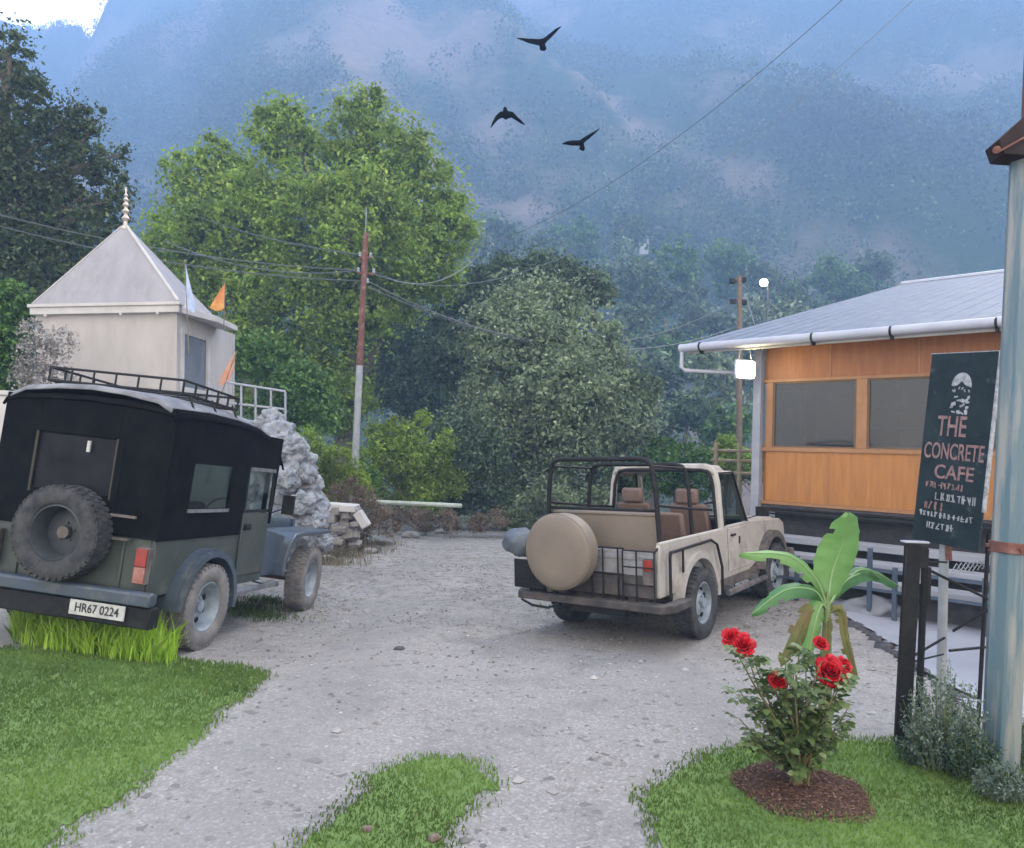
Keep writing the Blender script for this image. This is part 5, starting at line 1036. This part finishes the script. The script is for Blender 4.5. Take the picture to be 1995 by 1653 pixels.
def banana():
    Y = 4.75; base = at(1606, 1400, Y); base.z = g(base.x, base.y); t = thing('banana_plant', 'young banana plant with broad green leaves and drooping dry leaves behind the rose bush', 'banana plant', base); b0 = Vector(base)
    top = at(1612, 1178, Y) - b0
    mb = MB(); mb.tube([(0, 0, -.05), top * .4, top * .8, top, top + Vector((0, 0, .08))], [.045, .038, .028, .018, .006], 10); mb.build('stem', M['stem_green'], t, smooth=True)
    lg = mat('banana_leaf', (.13, .27, .07), (.19, .36, .11), 3, .45, .003, 20); lg2 = mat('banana_leaf_deep', (.06, .17, .055), (.09, .23, .075), 3, .45, .003, 20); ly = mat('banana_leaf_dry', (.24, .22, .06), (.13, .14, .04), 5, .7, .003, 20, c3=(.20, .12, .05), s3=8, lo3=.5, hi3=.7)
    for mt_ in (lg, lg2, ly):
        nt = mt_.node_tree; b = nt.nodes['Principled BSDF']; tr = nt.nodes.new('ShaderNodeBsdfTranslucent'); mx = nt.nodes.new('ShaderNodeMixShader'); mx.inputs[0].default_value = .35
        l = [k for k in nt.links if k.to_node == b and k.to_socket.name == 'Base Color'][0]; nt.links.new(l.from_socket, tr.inputs[0]); nt.links.new(b.outputs[0], mx.inputs[1]); nt.links.new(tr.outputs[0], mx.inputs[2]); nt.links.new(mx.outputs[0], nt.nodes['Material Output'].inputs[0])
    def leaf(spine, wpx, mt, fold=.15, tw=0.0, label=None, up=(0, -.3, 1), depth=None):
        P = [at(x, y, Y + d) - b0 for x, y, d in spine]; pts = []
        # resample
        n = 22
        def cr(u):
            f = u * (len(P) - 1); i = min(int(f), len(P) - 2); k = f - i; p0 = P[max(i - 1, 0)]; p1 = P[i]; p2 = P[i + 1]; p3 = P[min(i + 2, len(P) - 1)]
            return .5 * ((2 * p1) + (p2 - p0) * k + (2 * p0 - 5 * p1 + 4 * p2 - p3) * k * k + (3 * p1 - p0 - 3 * p2 + p3) * k ** 3)
        C2 = [cr(i / n) for i in range(n + 1)]; mb = MB(); vs = []; m_ = 6; W = wpx * Y / FPX / 2
        for i, c in enumerate(C2):
            tdir = (C2[min(i + 1, n)] - C2[max(i - 1, 0)]).normalized(); view = Vector(up); s = tdir.cross(view).normalized(); nn_ = s.cross(tdir); u = i / n
            prof = max(0.02, (math.sin(math.pi * min(1, (u - .10) / .9 * .93 + .05)) ** .55 if u > .10 else .03)) * (1.0 if u < .9 else (1 - ((u - .9) / .1) ** 2 * .75))
            for j in range(m_ + 1):
                q = j / m_ * 2 - 1; tear = 1 - .10 * abs(noise.noise(Vector((i * 1.3, q * 2, wpx)))) * abs(q)
                vs.append(c + s * q * W * prof * tear + nn_ * (-fold * W * q * q + .06 * W * math.sin(i * 1.9) * abs(q)))
        tr_ = .10 if mt is lg else (.16 if mt is lg2 else .34)
        cut = {(i, sd) for i in range(4, n) for sd in (0, 1) if random.random() < tr_}
        mb.add(vs, [(i * (m_ + 1) + j, i * (m_ + 1) + j + 1, (i + 1) * (m_ + 1) + j + 1, (i + 1) * (m_ + 1) + j) for i in range(n) for j in range(m_) if not ((j == 0 and (i, 0) in cut) or (j == m_ - 1 and (i, 1) in cut))])
        o = mb.build('leaf', mt, t, smooth=True)
        if label: o['label'] = label
        r = MB(); r.tube([c + Vector((0, -.002, .0)) for c in C2], [.008 * (1 - .8 * i / n) for i in range(n + 1)], 5); r.build('midrib', mat('midrib', (.22, .34, .14), rough=.5) if mt != ly else ly, o, smooth=True)
    leaf([(1612, 1185, 0), (1620, 1120, .03), (1640, 1060, .0), (1655, 1002, -.10)], 84, lg, .15, up=(.15, -1, .1))
    leaf([(1610, 1180, 0), (1590, 1130, -.02), (1535, 1083, -.05), (1442, 1078, -.12)], 36, lg, .5, up=(-.2, -.75, .8))
    leaf([(1608, 1182, 0), (1585, 1150, -.05), (1530, 1150, -.12), (1465, 1196, -.2)], 36, lg2, .5, up=(-.3, -.8, .7))
    leaf([(1614, 1180, 0), (1650, 1130, .1), (1700, 1115, .25), (1752, 1142, .35)], 34, lg2, .5, up=(.2, -.8, .7))
    leaf([(1612, 1190, 0), (1600, 1180, -.03), (1585, 1225, -.08), (1572, 1292, -.10)], 40, lg, .6, up=(0, -1, .1))
    leaf([(1610, 1200, 0), (1585, 1190, -.04), (1555, 1240, -.10), (1522, 1300, -.10)], 38, ly, .7, label='yellow drying leaf hanging to the left', up=(-.1, -1, .1))
    leaf([(1614, 1195, 0), (1640, 1190, .02), (1650, 1250, .0), (1672, 1320, -.02)], 26, ly, .8, label='brown withered leaf hanging to the right', up=(.1, -1, .1))
    leaf([(1614, 1180, 0), (1660, 1120, .15), (1690, 1110, .2), (1715, 1128, .25)], 20, lg2, .5, up=(.2, -.8, .7))
    leaf([(1612, 1210, 0), (1616, 1205, -.02), (1612, 1260, -.05), (1600, 1310, -.04)], 20, ly, .7, label='limp drying leaf along the stem', up=(0, -1, .1))
banana()
# silvery shrubs at the foot of the pole
sil = leafmat('silver_leaf', (.09, .14, .10), (.20, .26, .20), (.30, .36, .31), .2, .6); dkg = leafmat('dark_leaf', (.035, .07, .045), (.08, .13, .085), (.13, .19, .13), .2, .6)
def sprig_shrub(name, label, px, Y, n, mt, hpx, wpx, leaf=.022, grp=None):
    p = gp(*px); p.z = g(p.x, p.y); t = thing(name, label, 'shrub', p, grp); k = p.y / FPX; mb = MB(); C_ = []; 
    for i in range(n):
        a = random.uniform(0, 6.28); rr_ = random.random() ** .5; e = Vector((math.cos(a) * rr_ * wpx * k, math.sin(a) * rr_ * wpx * k * .7, hpx * k * random.uniform(.35, 1) * (1 - .45 * rr_ ** 2))); s = Vector((e.x * .45, e.y * .45, 0)); m_ = s.lerp(e, .5) + Vector((0, 0, .03)); mb.tube([s, m_, e], [.003, .002, .001], 4)
        for j in range(34): u = random.uniform(.12, 1); q = s.lerp(m_, u * 2) if u < .5 else m_.lerp(e, u * 2 - 1); C_.append(q + Vector((random.gauss(0, .010), random.gauss(0, .010), random.gauss(0, .01))))
    mb.build('stems', M['stem_green'], t); C_ = np.array([tuple(c) for c in C_]); quads_obj('foliage', leaves(C_, np.full(len(C_), leaf), .42, .3, -.5), mt, t)
sprig_shrub('shrub', 'tall silvery green wispy shrub between the gate post and the steel pole', (1835, 1500), 0, 140, sil, 225, 85, .026)
sprig_shrub('shrub', 'low dark green shrub at the foot of the gate post', (1800, 1490), 0, 90, dkg, 80, 60, .022)
sprig_shrub('shrub', 'dense dark shrub hugging the left of the steel pole base', (1890, 1520), 0, 120, dkg, 110, 60, .022)
sprig_shrub('shrub', 'grey green shrub in front of the steel pole base at the right edge', (1955, 1560), 0, 130, sil, 80, 60, .020)
sprig_shrub('shrub', 'small silvery shrub at the right edge behind the steel pole', (2010, 1500), 0, 80, sil, 120, 50, .022)
# ------------------------------------------------------------------ trees
L_bright = leafmat('leaf_bright', (.16, .26, .04), (.29, .40, .06), (.38, .48, .09), .4, .5)
L_green = leafmat('leaf_green', (.055, .13, .03), (.12, .23, .05), (.18, .30, .07), .3, .55)
L_dark = leafmat('leaf_dark', (.035, .065, .025), (.085, .12, .045), (.17, .19, .08), .25, .6)
L_grey = leafmat('leaf_grey', (.12, .175, .095), (.26, .325, .175), (.40, .45, .28), .3, .5)
L_deep = leafmat('leaf_deep', (.075, .12, .07), (.14, .20, .105), (.17, .23, .12), .2, .6)
L_dry = leafmat('leaf_dry', (.14, .10, .07), (.24, .18, .12), (.30, .26, .18), .2, .8)
L_blue = leafmat('leaf_far', (.06, .11, .06), (.13, .19, .09), (.20, .25, .13), .2, .7)
def gbase(x, Y): p = at(x, 1000, Y); return (p.x, p.y, g(p.x, p.y))
crown_tree('tree', 'tall bright yellow-green leafy tree behind the rusty pole', 'tree', gbase(660, 29), pxblobs([(390, 385, 75), (350, 330, 38), (420, 305, 42), (470, 360, 60), (545, 260, 62), (565, 215, 32), (620, 330, 90), (700, 240, 68), (715, 200, 34), (760, 300, 80), (825, 370, 78), (860, 450, 66), (880, 400, 36), (835, 530, 66), (330, 470, 60), (400, 480, 90, -1), (500, 420, 95, -1.5), (600, 450, 100, -2), (700, 420, 95, -2), (760, 480, 90, -1.5), (680, 470, 60, -3.5), (350, 570, 70), (450, 600, 100, -1.5), (570, 600, 110, -2), (680, 590, 100, -1), (770, 570, 70), (480, 720, 85, -1), (580, 740, 90, -1.5), (660, 780, 70, -1), (455, 660, 50, -3), (480, 790, 55, 0)], 29, .8), 190000, .18, L_bright, .42, .27, 110, .5)
crown_tree('tree', 'dark green spreading tree towering at the left edge behind the shrine', 'tree', gbase(-60, 19), pxblobs([(20, 90, 52), (-20, 180, 80), (50, 200, 60), (-60, 320, 130), (60, 310, 85), (130, 250, 62), (185, 235, 30), (150, 330, 60), (205, 320, 34), (30, 430, 110), (130, 430, 85), (200, 420, 50), (235, 370, 32), (240, 300, 20), (-20, 560, 110), (90, 530, 80), (170, 500, 55), (-100, 450, 120)], 19, .8), 70000, .12, L_dark, .35, .27, 80, .35)
crown_tree('bush', 'green leafy bush at the left edge in front of the shrine', 'bush', gbase(-10, 13.6), pxblobs([(-20, 610, 60), (20, 590, 40), (-10, 680, 60), (30, 660, 28), (20, 720, 40), (50, 760, 36), (0, 770, 50)], 13.6), 15000, .09, L_green, .06, .3, 45)
crown_tree('bush', 'pale leafless twiggy shrub against the shrine wall', 'bush', gbase(85, 12), pxblobs([(80, 700, 46), (65, 650, 30), (115, 670, 34), (100, 740, 40), (60, 730, 36)], 12), 3600, .05, leafmat('pale_twig_leaf', (.25, .23, .21), (.42, .40, .38), None, .2, .8), .03, .35, 16)
crown_tree('tree', 'round grey-green tree in the middle beyond the cream jeep', 'tree', gbase(1060, 25), pxblobs([(1010, 600, 62), (1080, 600, 66), (960, 650, 60), (1050, 680, 90, -1), (1140, 670, 74), (1180, 740, 70), (1100, 770, 95, -2), (1000, 760, 90, -1.5), (1225, 790, 56), (1255, 760, 36), (1180, 830, 70, -1), (1080, 860, 90, -2), (980, 860, 85, -1.5), (1240, 840, 40), (1150, 920, 70, -1), (1050, 950, 70, -1.5), (930, 780, 45), (1180, 960, 50)], 25, .85), 115000, .15, L_grey, .3, .27, 90, .45)
crown_tree('tree', 'dark broad-crowned tree rising behind the round grey-green tree', 'tree', gbase(1030, 31), pxblobs([(940, 560, 45), (990, 535, 42), (1050, 530, 42), (1100, 540, 40), (1150, 560, 38), (1185, 575, 22), (900, 620, 60), (880, 700, 60), (1000, 600, 60)], 31), 36000, .19, L_deep, .3, .33, 60)
crown_tree('tree', 'bluish dark tree in the gap right of the rusty pole', 'tree', gbase(800, 38), pxblobs([(770, 640, 60), (830, 680, 70), (780, 740, 70), (850, 780, 70), (740, 700, 50), (900, 730, 50)], 38), 30000, .24, L_blue, .3, .3, 45)
crown_tree('tree', 'dark undergrowth tree below the round grey-green tree on its left', 'tree', gbase(930, 22.5), pxblobs([(930, 880, 58), (880, 850, 45), (960, 950, 55), (900, 940, 60), (1000, 1000, 40), (850, 990, 34)], 22.5), 26000, .13, L_deep, .12, .3, 50)
crown_tree('bush', 'bright green bush right of the rusty pole foot', 'bush', gbase(770, 21), pxblobs([(755, 880, 34), (800, 850, 30), (715, 900, 32), (735, 845, 22), (800, 910, 48), (848, 900, 34), (870, 860, 22), (760, 950, 44), (830, 960, 42), (825, 815, 16), (770, 830, 18), (705, 950, 30), (880, 940, 30)], 21), 30000, .10, L_bright, .08, .3, 50)
crown_tree('bush', 'yellow-green weedy bush left of the rusty pole foot', 'bush', gbase(640, 17), pxblobs([(620, 890, 34), (660, 900, 36), (600, 860, 26), (650, 940, 40), (690, 940, 30), (615, 940, 36)], 17), 12000, .09, L_bright, .05, .35, 40, aspect=.3)
crown_tree('bush', 'dark green small tree behind the metal frame', 'bush', gbase(560, 20), pxblobs([(520, 700, 50), (580, 760, 55), (470, 690, 34), (620, 800, 45), (540, 800, 50)], 20), 12000, .14, L_green, .1, .3, 45)
crown_tree('bush', 'brown dry brush heap above the rubble wall stub', 'bush', gbase(690, 16), pxblobs([(680, 955, 26), (710, 975, 26), (735, 1010, 26), (700, 1030, 26), (655, 960, 18), (760, 1030, 20)], 16), 5200, .07, L_dry, .02, .4, 30, aspect=.25)
crown_tree('bush', 'low dry brown brush under the pipe rail', 'bush', gbase(830, 19.5), pxblobs([(780, 1010, 20), (830, 1015, 22), (880, 1020, 20), (930, 1020, 20), (970, 1010, 22), (740, 1005, 18), (760, 1000, 16, -1.2), (810, 1008, 18, -1.2), (870, 1010, 17, -1.2)], 19.6), 8000, .08, L_dry, .02, .4, 30, aspect=.25)
crown_tree('bush', 'olive bush just left of the cream jeep hoops', 'bush', gbase(1040, 20), pxblobs([(1030, 990, 30), (1060, 960, 30), (1010, 1010, 22), (1100, 990, 34), (1160, 980, 34)], 20), 8000, .11, L_grey, .05, .3, 40)
crown_tree('bush', 'light green hedge bush behind the cab of the cream jeep', 'bush', gbase(1330, 24), pxblobs([(1290, 880, 32), (1330, 885, 30), (1260, 900, 30), (1370, 895, 26), (1300, 930, 40), (1360, 940, 40), (1230, 930, 40)], 24), 13000, .13, L_green, .06, .3, 45)
crown_tree('bush', 'small bright round bush at the foot of the cafe-side pole', 'bush', gbase(1415, 24), pxblobs([(1415, 870, 22), (1400, 895, 22), (1440, 900, 24)], 24), 5200, .11, L_bright, .04, .35, 40)
crown_tree('bush', 'yellowish brush beyond the timber fence', 'bush', gbase(1470, 26), pxblobs([(1455, 910, 28), (1485, 890, 26), (1420, 920, 26)], 26), 5200, .12, leafmat('leaf_yellow', (.16, .18, .05), (.28, .27, .10), None, .3, .7), .04, .35, 40)
crown_tree('bush', 'low green shrubs patch right of the rubble wall stub', 'bush', gbase(700, 17.5), pxblobs([(690, 930, 22), (720, 935, 22), (640, 1000, 20)], 17.5), 3600, .09, L_green, .03, .35, 40)
# valley trees further away, each its own crown
rr = random.Random(5); VT = [(1230, 560, 60, 95), (1300, 540, 66, 105), (1370, 590, 56, 90), (1190, 500, 40, 130), (1255, 640, 56, 75), (1340, 670, 60, 72), (1290, 730, 56, 62), (1380, 740, 60, 58), (1330, 810, 56, 48), (1420, 820, 50, 46), (1450, 700, 60, 64), (1510, 640, 60, 80), (1240, 460, 40, 150), (1420, 520, 50, 120), (1500, 560, 50, 110), (1270, 830, 46, 50), (1560, 600, 60, 95), (1640, 560, 60, 110), (1700, 540, 50, 120), (900, 470, 60, 120), (970, 470, 50, 130), (1120, 470, 46, 140), (1060, 500, 44, 120), (870, 560, 60, 90)]
words = ['hazy blue-green tree', 'hazy round tree', 'hazy dark tree', 'hazy pale tree']
for i, (x, y, r, Y) in enumerate(VT):
    bl = pxblobs([(x + rr.uniform(-.8, .8) * r, y + rr.uniform(-.6, .9) * r, r * rr.uniform(.4, .62), rr.uniform(-1, 1) * 2) for _ in range(8)], Y)
    side = 'right of the round grey-green tree' if 1180 < x < 1480 else ('above the cafe roof' if x >= 1480 else 'above the dark broad-crowned tree')
    near = 'on the far valley slope' if Y > 85 else 'on the near valley slope'
    zb_ = min(b[0][2] - b[1][2] for b in bl); p = at(x, y, Y)
    crown_tree('tree', '%s %s %s' % (words[i % 4], near, side), 'tree', (p.x, p.y, zb_ - 2.5), bl, 3600, .007 * Y + .1, (L_blue, L_green, L_deep, L_grey)[i % 4], .25, .3, 40, group='trees down in the valley', limbs=False)
# ------------------------------------------------------------------ mountain
def ridge_h(x):
    # height of the crest along the valley
    return 1
def mh(x, y):
    t = (y - 105) / 560.0
    if t < 0: t = 0
    az = x / max(y, 1)
    # overall mass: lower towards the far left, where its shoulder drops below the sky
    crest = 520 if az > -.40 else 520 - 0
    k_ = smooth01((x + 440) / 220); zc = (.635 + .28 * k_) * (y - 105)
    sp = noise.fractal(Vector((x * .0035 + y * .0012, y * .0016, 2)), 1.0, 2.0, 5)
    rid = 1 - abs(noise.noise(Vector((x * .0042 + y * .0026, y * .0011, 11)))) * 2
    z = zc + 55 * sp * min(1, t * 3) + 66 * (rid - .5) * min(1, t * 2.5) + 5 * noise.fractal(Vector((x * .03, y * .03, 4)), .9, 2, 4)
    # near spur running up to the right from behind the shrine
    lim = 372 + (x + 436) * .55 + 9 * noise.fractal(Vector((x * .02, 0, 1)), .8, 2, 4)
    lim = 372 + (x + 436) * .3 if x < -436 else lim
    lim = min(lim + 120 * k_, 640)
    if z > lim: z = lim - (z - lim) * .25
    xl = -215 + (y - 420) * .264; wy = smooth01((y - 250) / 120) * (1 - smooth01((y - 600) / 80)); z -= 62 * wy * smooth01((xl - x) / 28) * (1 - smooth01((xl - x - 80) / 120))
    ra = abs(noise.noise(Vector((x * .009 + y * .004, y * .002 + x * .002, 21)))); z -= 26 * max(0, 1 - ra * 5) * min(1, max(0, t) * 4)
    return -13 + max(z, -2)
xs = axis((-760, 900, 6)); ys = axis((95, 760, 6))
mo = grid_obj('mountain', xs, ys, mh, None); tag(mo, kind='structure'); me = mo.data; me.materials.clear()
nv = len(me.vertices); co_ = np.empty(nv * 3, np.float32); me.vertices.foreach_get('co', co_); co_ = co_.reshape(-1, 3)
PATCH = [(1030, 440, 75, 220), (1060, 120, 90, 560), (930, 15, 60, 640), (1400, 250, 70, 480), (1170, 500, 30, 200), (700, 60, 60, 600), (1000, 200, 50, 500), (1290, 300, 60, 460), (1480, 600, 40, 170), (1650, 560, 40, 170)]
SPUR = [(240, 270), (330, 210), (400, 160), (470, 120), (520, 95)]
def proj(p):
    d = Vector(p) - CAM; z = d.dot(Fv); return CX + FPX * d.dot(Rv) / z, CY - FPX * d.dot(Wv) / z
bare = np.zeros(nv, np.float32)
for i in range(nv):
    p = co_[i]; q = Vector(p); n = noise.fractal(q * .011, .9, 2.1, 5) * .42 + .62 * noise.fractal(Vector((p[0] * .022 + p[1] * .010, p[1] * .0035 + p[2] * .004, 1)), .8, 2.2, 4)
    b = n * 1.4 - .16
    bare[i] = b
# landslip scars at fixed places on the slope
cc = []
for x, y, r, Y in PATCH:
    p = at(x, y, Y); cc.append((p.x, p.z, r * Y / FPX))
for cx_, cz_, r_ in cc: bare += (np.exp(-(((co_[:, 0] - cx_) / r_) ** 2 + ((co_[:, 2] - cz_) / (r_ * 1.1)) ** 2)) * (.10 + .9 * np.clip(bare + .25, 0, 1))).astype(np.float32)
for (xa, ya), (xb, yb) in zip(SPUR[:-1], SPUR[1:]):
    for k in (0, .33, .66):
        p = at(xa + (xb - xa) * k, ya + (yb - ya) * k, 500); bare += (np.exp(-(((co_[:, 0] - p.x) / 20) ** 2 + ((co_[:, 2] - p.z) / 14) ** 2)) * .7).astype(np.float32)
at_ = me.attributes.new('bare', 'FLOAT', 'POINT'); at_.data.foreach_set('value', bare)
mm = bpy.data.materials.new('mountain'); mm.use_nodes = True; nt = mm.node_tree; b = nt.nodes['Principled BSDF']; b.inputs['Roughness'].default_value = 1; b.inputs['Specular IOR Level'].default_value = 0
an = nt.nodes.new('ShaderNodeAttribute'); an.attribute_name = 'bare'; tc = nt.nodes.new('ShaderNodeTexCoord')
nz = nt.nodes.new('ShaderNodeTexNoise'); nz.inputs['Scale'].default_value = .05; nz.inputs['Detail'].default_value = 8; nz.inputs['Roughness'].default_value = .7; nt.links.new(tc.outputs['Object'], nz.inputs['Vector'])
ad = nt.nodes.new('ShaderNodeMath'); ad.operation = 'MULTIPLY_ADD'; nt.links.new(nz.outputs[0], ad.inputs[0]); ad.inputs[1].default_value = 1.3; nt.links.new(an.outputs['Fac'], ad.inputs[2])
mr = nt.nodes.new('ShaderNodeMapRange'); mr.inputs[1].default_value = .50; mr.inputs[2].default_value = 1.2; nt.links.new(ad.outputs[0], mr.inputs[0])
mx = nt.nodes.new('ShaderNodeMix'); mx.data_type = 'RGBA'; mx.inputs[6].default_value = (.045, .075, .03, 1); mx.inputs[7].default_value = (.30, .215, .155, 1); nt.links.new(mr.outputs[0], mx.inputs[0])
nt.links.new(mx.outputs[2], b.inputs['Base Color'])
n2 = nt.nodes.new('ShaderNodeTexNoise'); n2.inputs['Scale'].default_value = .12; n2.inputs['Detail'].default_value = 8; nt.links.new(tc.outputs['Object'], n2.inputs['Vector'])
bp = nt.nodes.new('ShaderNodeBump'); bp.inputs['Distance'].default_value = 6; nt.links.new(n2.outputs[0], bp.inputs['Height']); nt.links.new(bp.outputs[0], b.inputs['Normal'])
me.materials.append(mm)
# forest cover on the mountain
NT = 9500; C_ = []; Sz = []
tries = 0; nrng = np.random.default_rng(4)
while len(C_) < NT and tries < 60000:
    tries += 1; y = 110 + 560 * nrng.random() ** .8; x = nrng.uniform(-.78, .78) * y
    dens = noise.noise(Vector((x * .012, y * .012, 3))) * .6 + .38 * noise.noise(Vector((x * .05, y * .05, 3))) + .42
    zz_ = mh(x, y); bi = noise.fractal(Vector((x, y, zz_)) * .011, .9, 2.1, 5) * .42 + .62 * noise.fractal(Vector((x * .022 + y * .010, y * .0035 + zz_ * .004, 1)), .8, 2.2, 4)
    if nrng.random() > dens - bi * .6: continue
    z = mh(x, y); rr_ = nrng.uniform(1.8, 4.2) * (1 + y / 900)
    if any((x - a_) ** 2 + (z - b_) ** 2 < (c_ * .8) ** 2 for a_, b_, c_ in cc) and nrng.random() < .45: continue
    k = 62; q = rdir(k) * (RNG.uniform(.3, 1, k) ** .5)[:, None] * rr_; q[:, 2] = q[:, 2] * 1.1 + rr_ * .7
    C_.append(np.array([x, y, z]) + q); Sz.append(np.full(k, rr_ * .27))
C_ = np.concatenate(C_); Sz = np.concatenate(Sz)
fm = leafmat('forest_leaf', (.035, .06, .022), (.085, .125, .045), (.20, .21, .09), .15, .8, var=.02)
tag(quads_obj('forest', leaves(C_, Sz, .7), fm), 'scrubby forest covering the hazy blue mountainside', 'forest', kind='stuff')
p = at(1254, 470, 160); t = thing('shrine', 'tiny white shrine far off in the hillside trees', 'shrine', p); mb = MB(); mb.bx(-.9, .9, -.9, .9, -3, 1.0); mb.build('wall', M['trim_white'], t)
mb = MB(); mb.add([(-1, -1, 1), (1, -1, 1), (1, 1, 1), (-1, 1, 1), (0, 0, 3)], [(0, 1, 4), (1, 2, 4), (2, 3, 4), (3, 0, 4), (3, 2, 1, 0)]); mb.build('roof', M['trim_white'], t)
# ------------------------------------------------------------------ birds
def bird(px, tail, head, label, Y=16):
    """px: wing line (x, y, chord px); tail, head: (x, y, w) chains"""
    k = Y / FPX; b0 = at(*px[len(px) // 2][:2], Y); mb = MB()
    def loft(chain, flat):
        rings = []
        P = [at(x, y, Y) - b0 for x, y, _ in chain]; n = 10
        for i, (x, y, c) in enumerate(chain):
            tdir = (P[min(i + 1, len(P) - 1)] - P[max(i - 1, 0)]).normalized(); s = tdir.cross(Vector((0, 1, 0))).normalized()
            for j in range(n):
                a = 2 * math.pi * j / n; rings.append(P[i] + s * math.cos(a) * c * k * .5 + Vector((0, 1, 0)) * math.sin(a) * c * k * flat)
        m = len(chain); mb.add(rings, [(i * n + j, i * n + (j + 1) % n, (i + 1) * n + (j + 1) % n, (i + 1) * n + j) for i in range(m - 1) for j in range(n)] + [tuple(range(n))[::-1], tuple(range((m - 1) * n, m * n))])
    loft(px, .8); loft(head + tail, .45)
    o = mb.build('bird', M['bird'], smooth=True); o.location = b0; tag(o, label, 'bird', 'birds flying before the mountain')
bird([(1007, 75, 1), (1018, 77, 4), (1030, 80, 7), (1044, 82, 9), (1056, 84, 12), (1064, 77, 8), (1073, 69, 7), (1084, 59, 5), (1093, 52, 1)], [(1057, 90, 12), (1058, 95, 14), (1058, 97, 12)], [(1055, 76, 3), (1055, 79, 7), (1056, 85, 12)], 'black bird with raised wings, topmost of the three')
bird([(956, 250, 1), (961, 240, 5), (968, 230, 8), (976, 224, 11), (987, 224, 13), (998, 224, 10), (1006, 231, 7), (1015, 238, 5), (1023, 244, 1)], [(985, 228, 14), (983, 231, 9)], [(984, 209, 4), (984, 213, 8), (985, 219, 11)], 'black bird with drooping wings, leftmost of the three')
bird([(1095, 281, 1), (1104, 279, 6), (1114, 279, 9), (1124, 279, 9), (1132, 279, 11), (1139, 272, 8), (1148, 266, 7), (1158, 259, 4), (1168, 251, 1)], [(1134, 285, 9), (1134, 290, 12), (1133, 292, 10)], [(1128, 276, 4), (1131, 279, 9), (1133, 281, 10)], 'black bird with tilted wings, lowest and rightmost of the three')
# ------------------------------------------------------------------ air
mb = MB(); mb.bx(-1000, 1100, -60, 790, -40, 690); hz = mb.build('haze', None); tag(hz, 'bluish haze filling the valley', 'haze', kind='stuff')
hm = bpy.data.materials.new('haze'); hm.use_nodes = True; nt = hm.node_tree; nt.nodes.clear(); out = nt.nodes.new('ShaderNodeOutputMaterial'); pv = nt.nodes.new('ShaderNodeVolumePrincipled')
pv.inputs['Color'].default_value = (.42, .64, 1.0, 1); pv.inputs['Density'].default_value = .0021; pv.inputs['Anisotropy'].default_value = 0
nt.links.new(pv.outputs[0], out.inputs['Volume']); hz.data.materials.clear(); hz.data.materials.append(hm)
# ------------------------------------------------------------------ light
SUN_EL, SUN_AZ = rad(48), rad(35)       # azimuth from +Y towards +X
w = bpy.data.worlds.new('World'); S.world = w; w.use_nodes = True; nt = w.node_tree; bg = nt.nodes['Background']
sk = nt.nodes.new('ShaderNodeTexSky'); sk.sky_type = 'NISHITA'; sk.sun_disc = False; sk.sun_elevation = SUN_EL; sk.sun_rotation = SUN_AZ; sk.air_density = 1.2; sk.dust_density = 3
tc = nt.nodes.new('ShaderNodeTexCoord'); nz = nt.nodes.new('ShaderNodeTexNoise'); nz.inputs['Scale'].default_value = 2.5; nz.inputs['Detail'].default_value = 6; nt.links.new(tc.outputs['Generated'], nz.inputs['Vector'])
mr = nt.nodes.new('ShaderNodeMapRange'); mr.inputs[1].default_value = .3; mr.inputs[2].default_value = .6; mr.inputs[3].default_value = .35; mr.inputs[4].default_value = .85; nt.links.new(nz.outputs[0], mr.inputs[0])
mx = nt.nodes.new('ShaderNodeMix'); mx.data_type = 'RGBA'; nt.links.new(mr.outputs[0], mx.inputs[0]); nt.links.new(sk.outputs[0], mx.inputs[6]); mx.inputs[7].default_value = (9.4, 8.5, 7.6, 1)
dp = nt.nodes.new('ShaderNodeVectorMath'); dp.operation = 'DOT_PRODUCT'; nm = nt.nodes.new('ShaderNodeVectorMath'); nm.operation = 'NORMALIZE'; nt.links.new(tc.outputs['Generated'], nm.inputs[0]); nt.links.new(nm.outputs[0], dp.inputs[0]); dp.inputs[1].default_value = Vector((-.56, .70, .47)).normalized()
m2 = nt.nodes.new('ShaderNodeMapRange'); m2.interpolation_type = 'SMOOTHSTEP'; m2.inputs[1].default_value = .95; m2.inputs[2].default_value = .995; m2.inputs[3].default_value = 1; m2.inputs[4].default_value = 5; nt.links.new(dp.outputs['Value'], m2.inputs[0])
vm = nt.nodes.new('ShaderNodeVectorMath'); vm.operation = 'SCALE'; nt.links.new(mx.outputs[2], vm.inputs[0]); nt.links.new(m2.outputs[0], vm.inputs['Scale'])
nt.links.new(vm.outputs[0], bg.inputs[0]); bg.inputs[1].default_value = .12
sl = bpy.data.lights.new('sun', 'SUN'); sl.energy = 2.6; sl.angle = rad(12); sl.color = (1, .96, .90); so = bpy.data.objects.new('sun', sl); COL.objects.link(so)
sd = Vector((math.sin(SUN_AZ) * math.cos(SUN_EL), math.cos(SUN_AZ) * math.cos(SUN_EL), math.sin(SUN_EL))); so.rotation_euler = sd.to_track_quat('Z', 'Y').to_euler(); so.location = (0, 0, 30)
S.view_settings.view_transform = 'Standard'; S.view_settings.look = 'None'; S.view_settings.exposure = 1.78; S.view_settings.gamma = 1
S.cycles.use_denoising = True; S.cycles.volume_bounces = 2; S.cycles.max_bounces = 8; S.cycles.transparent_max_bounces = 16
try: S.cycles.denoiser = 'OPENIMAGEDENOISE'
except Exception: pass
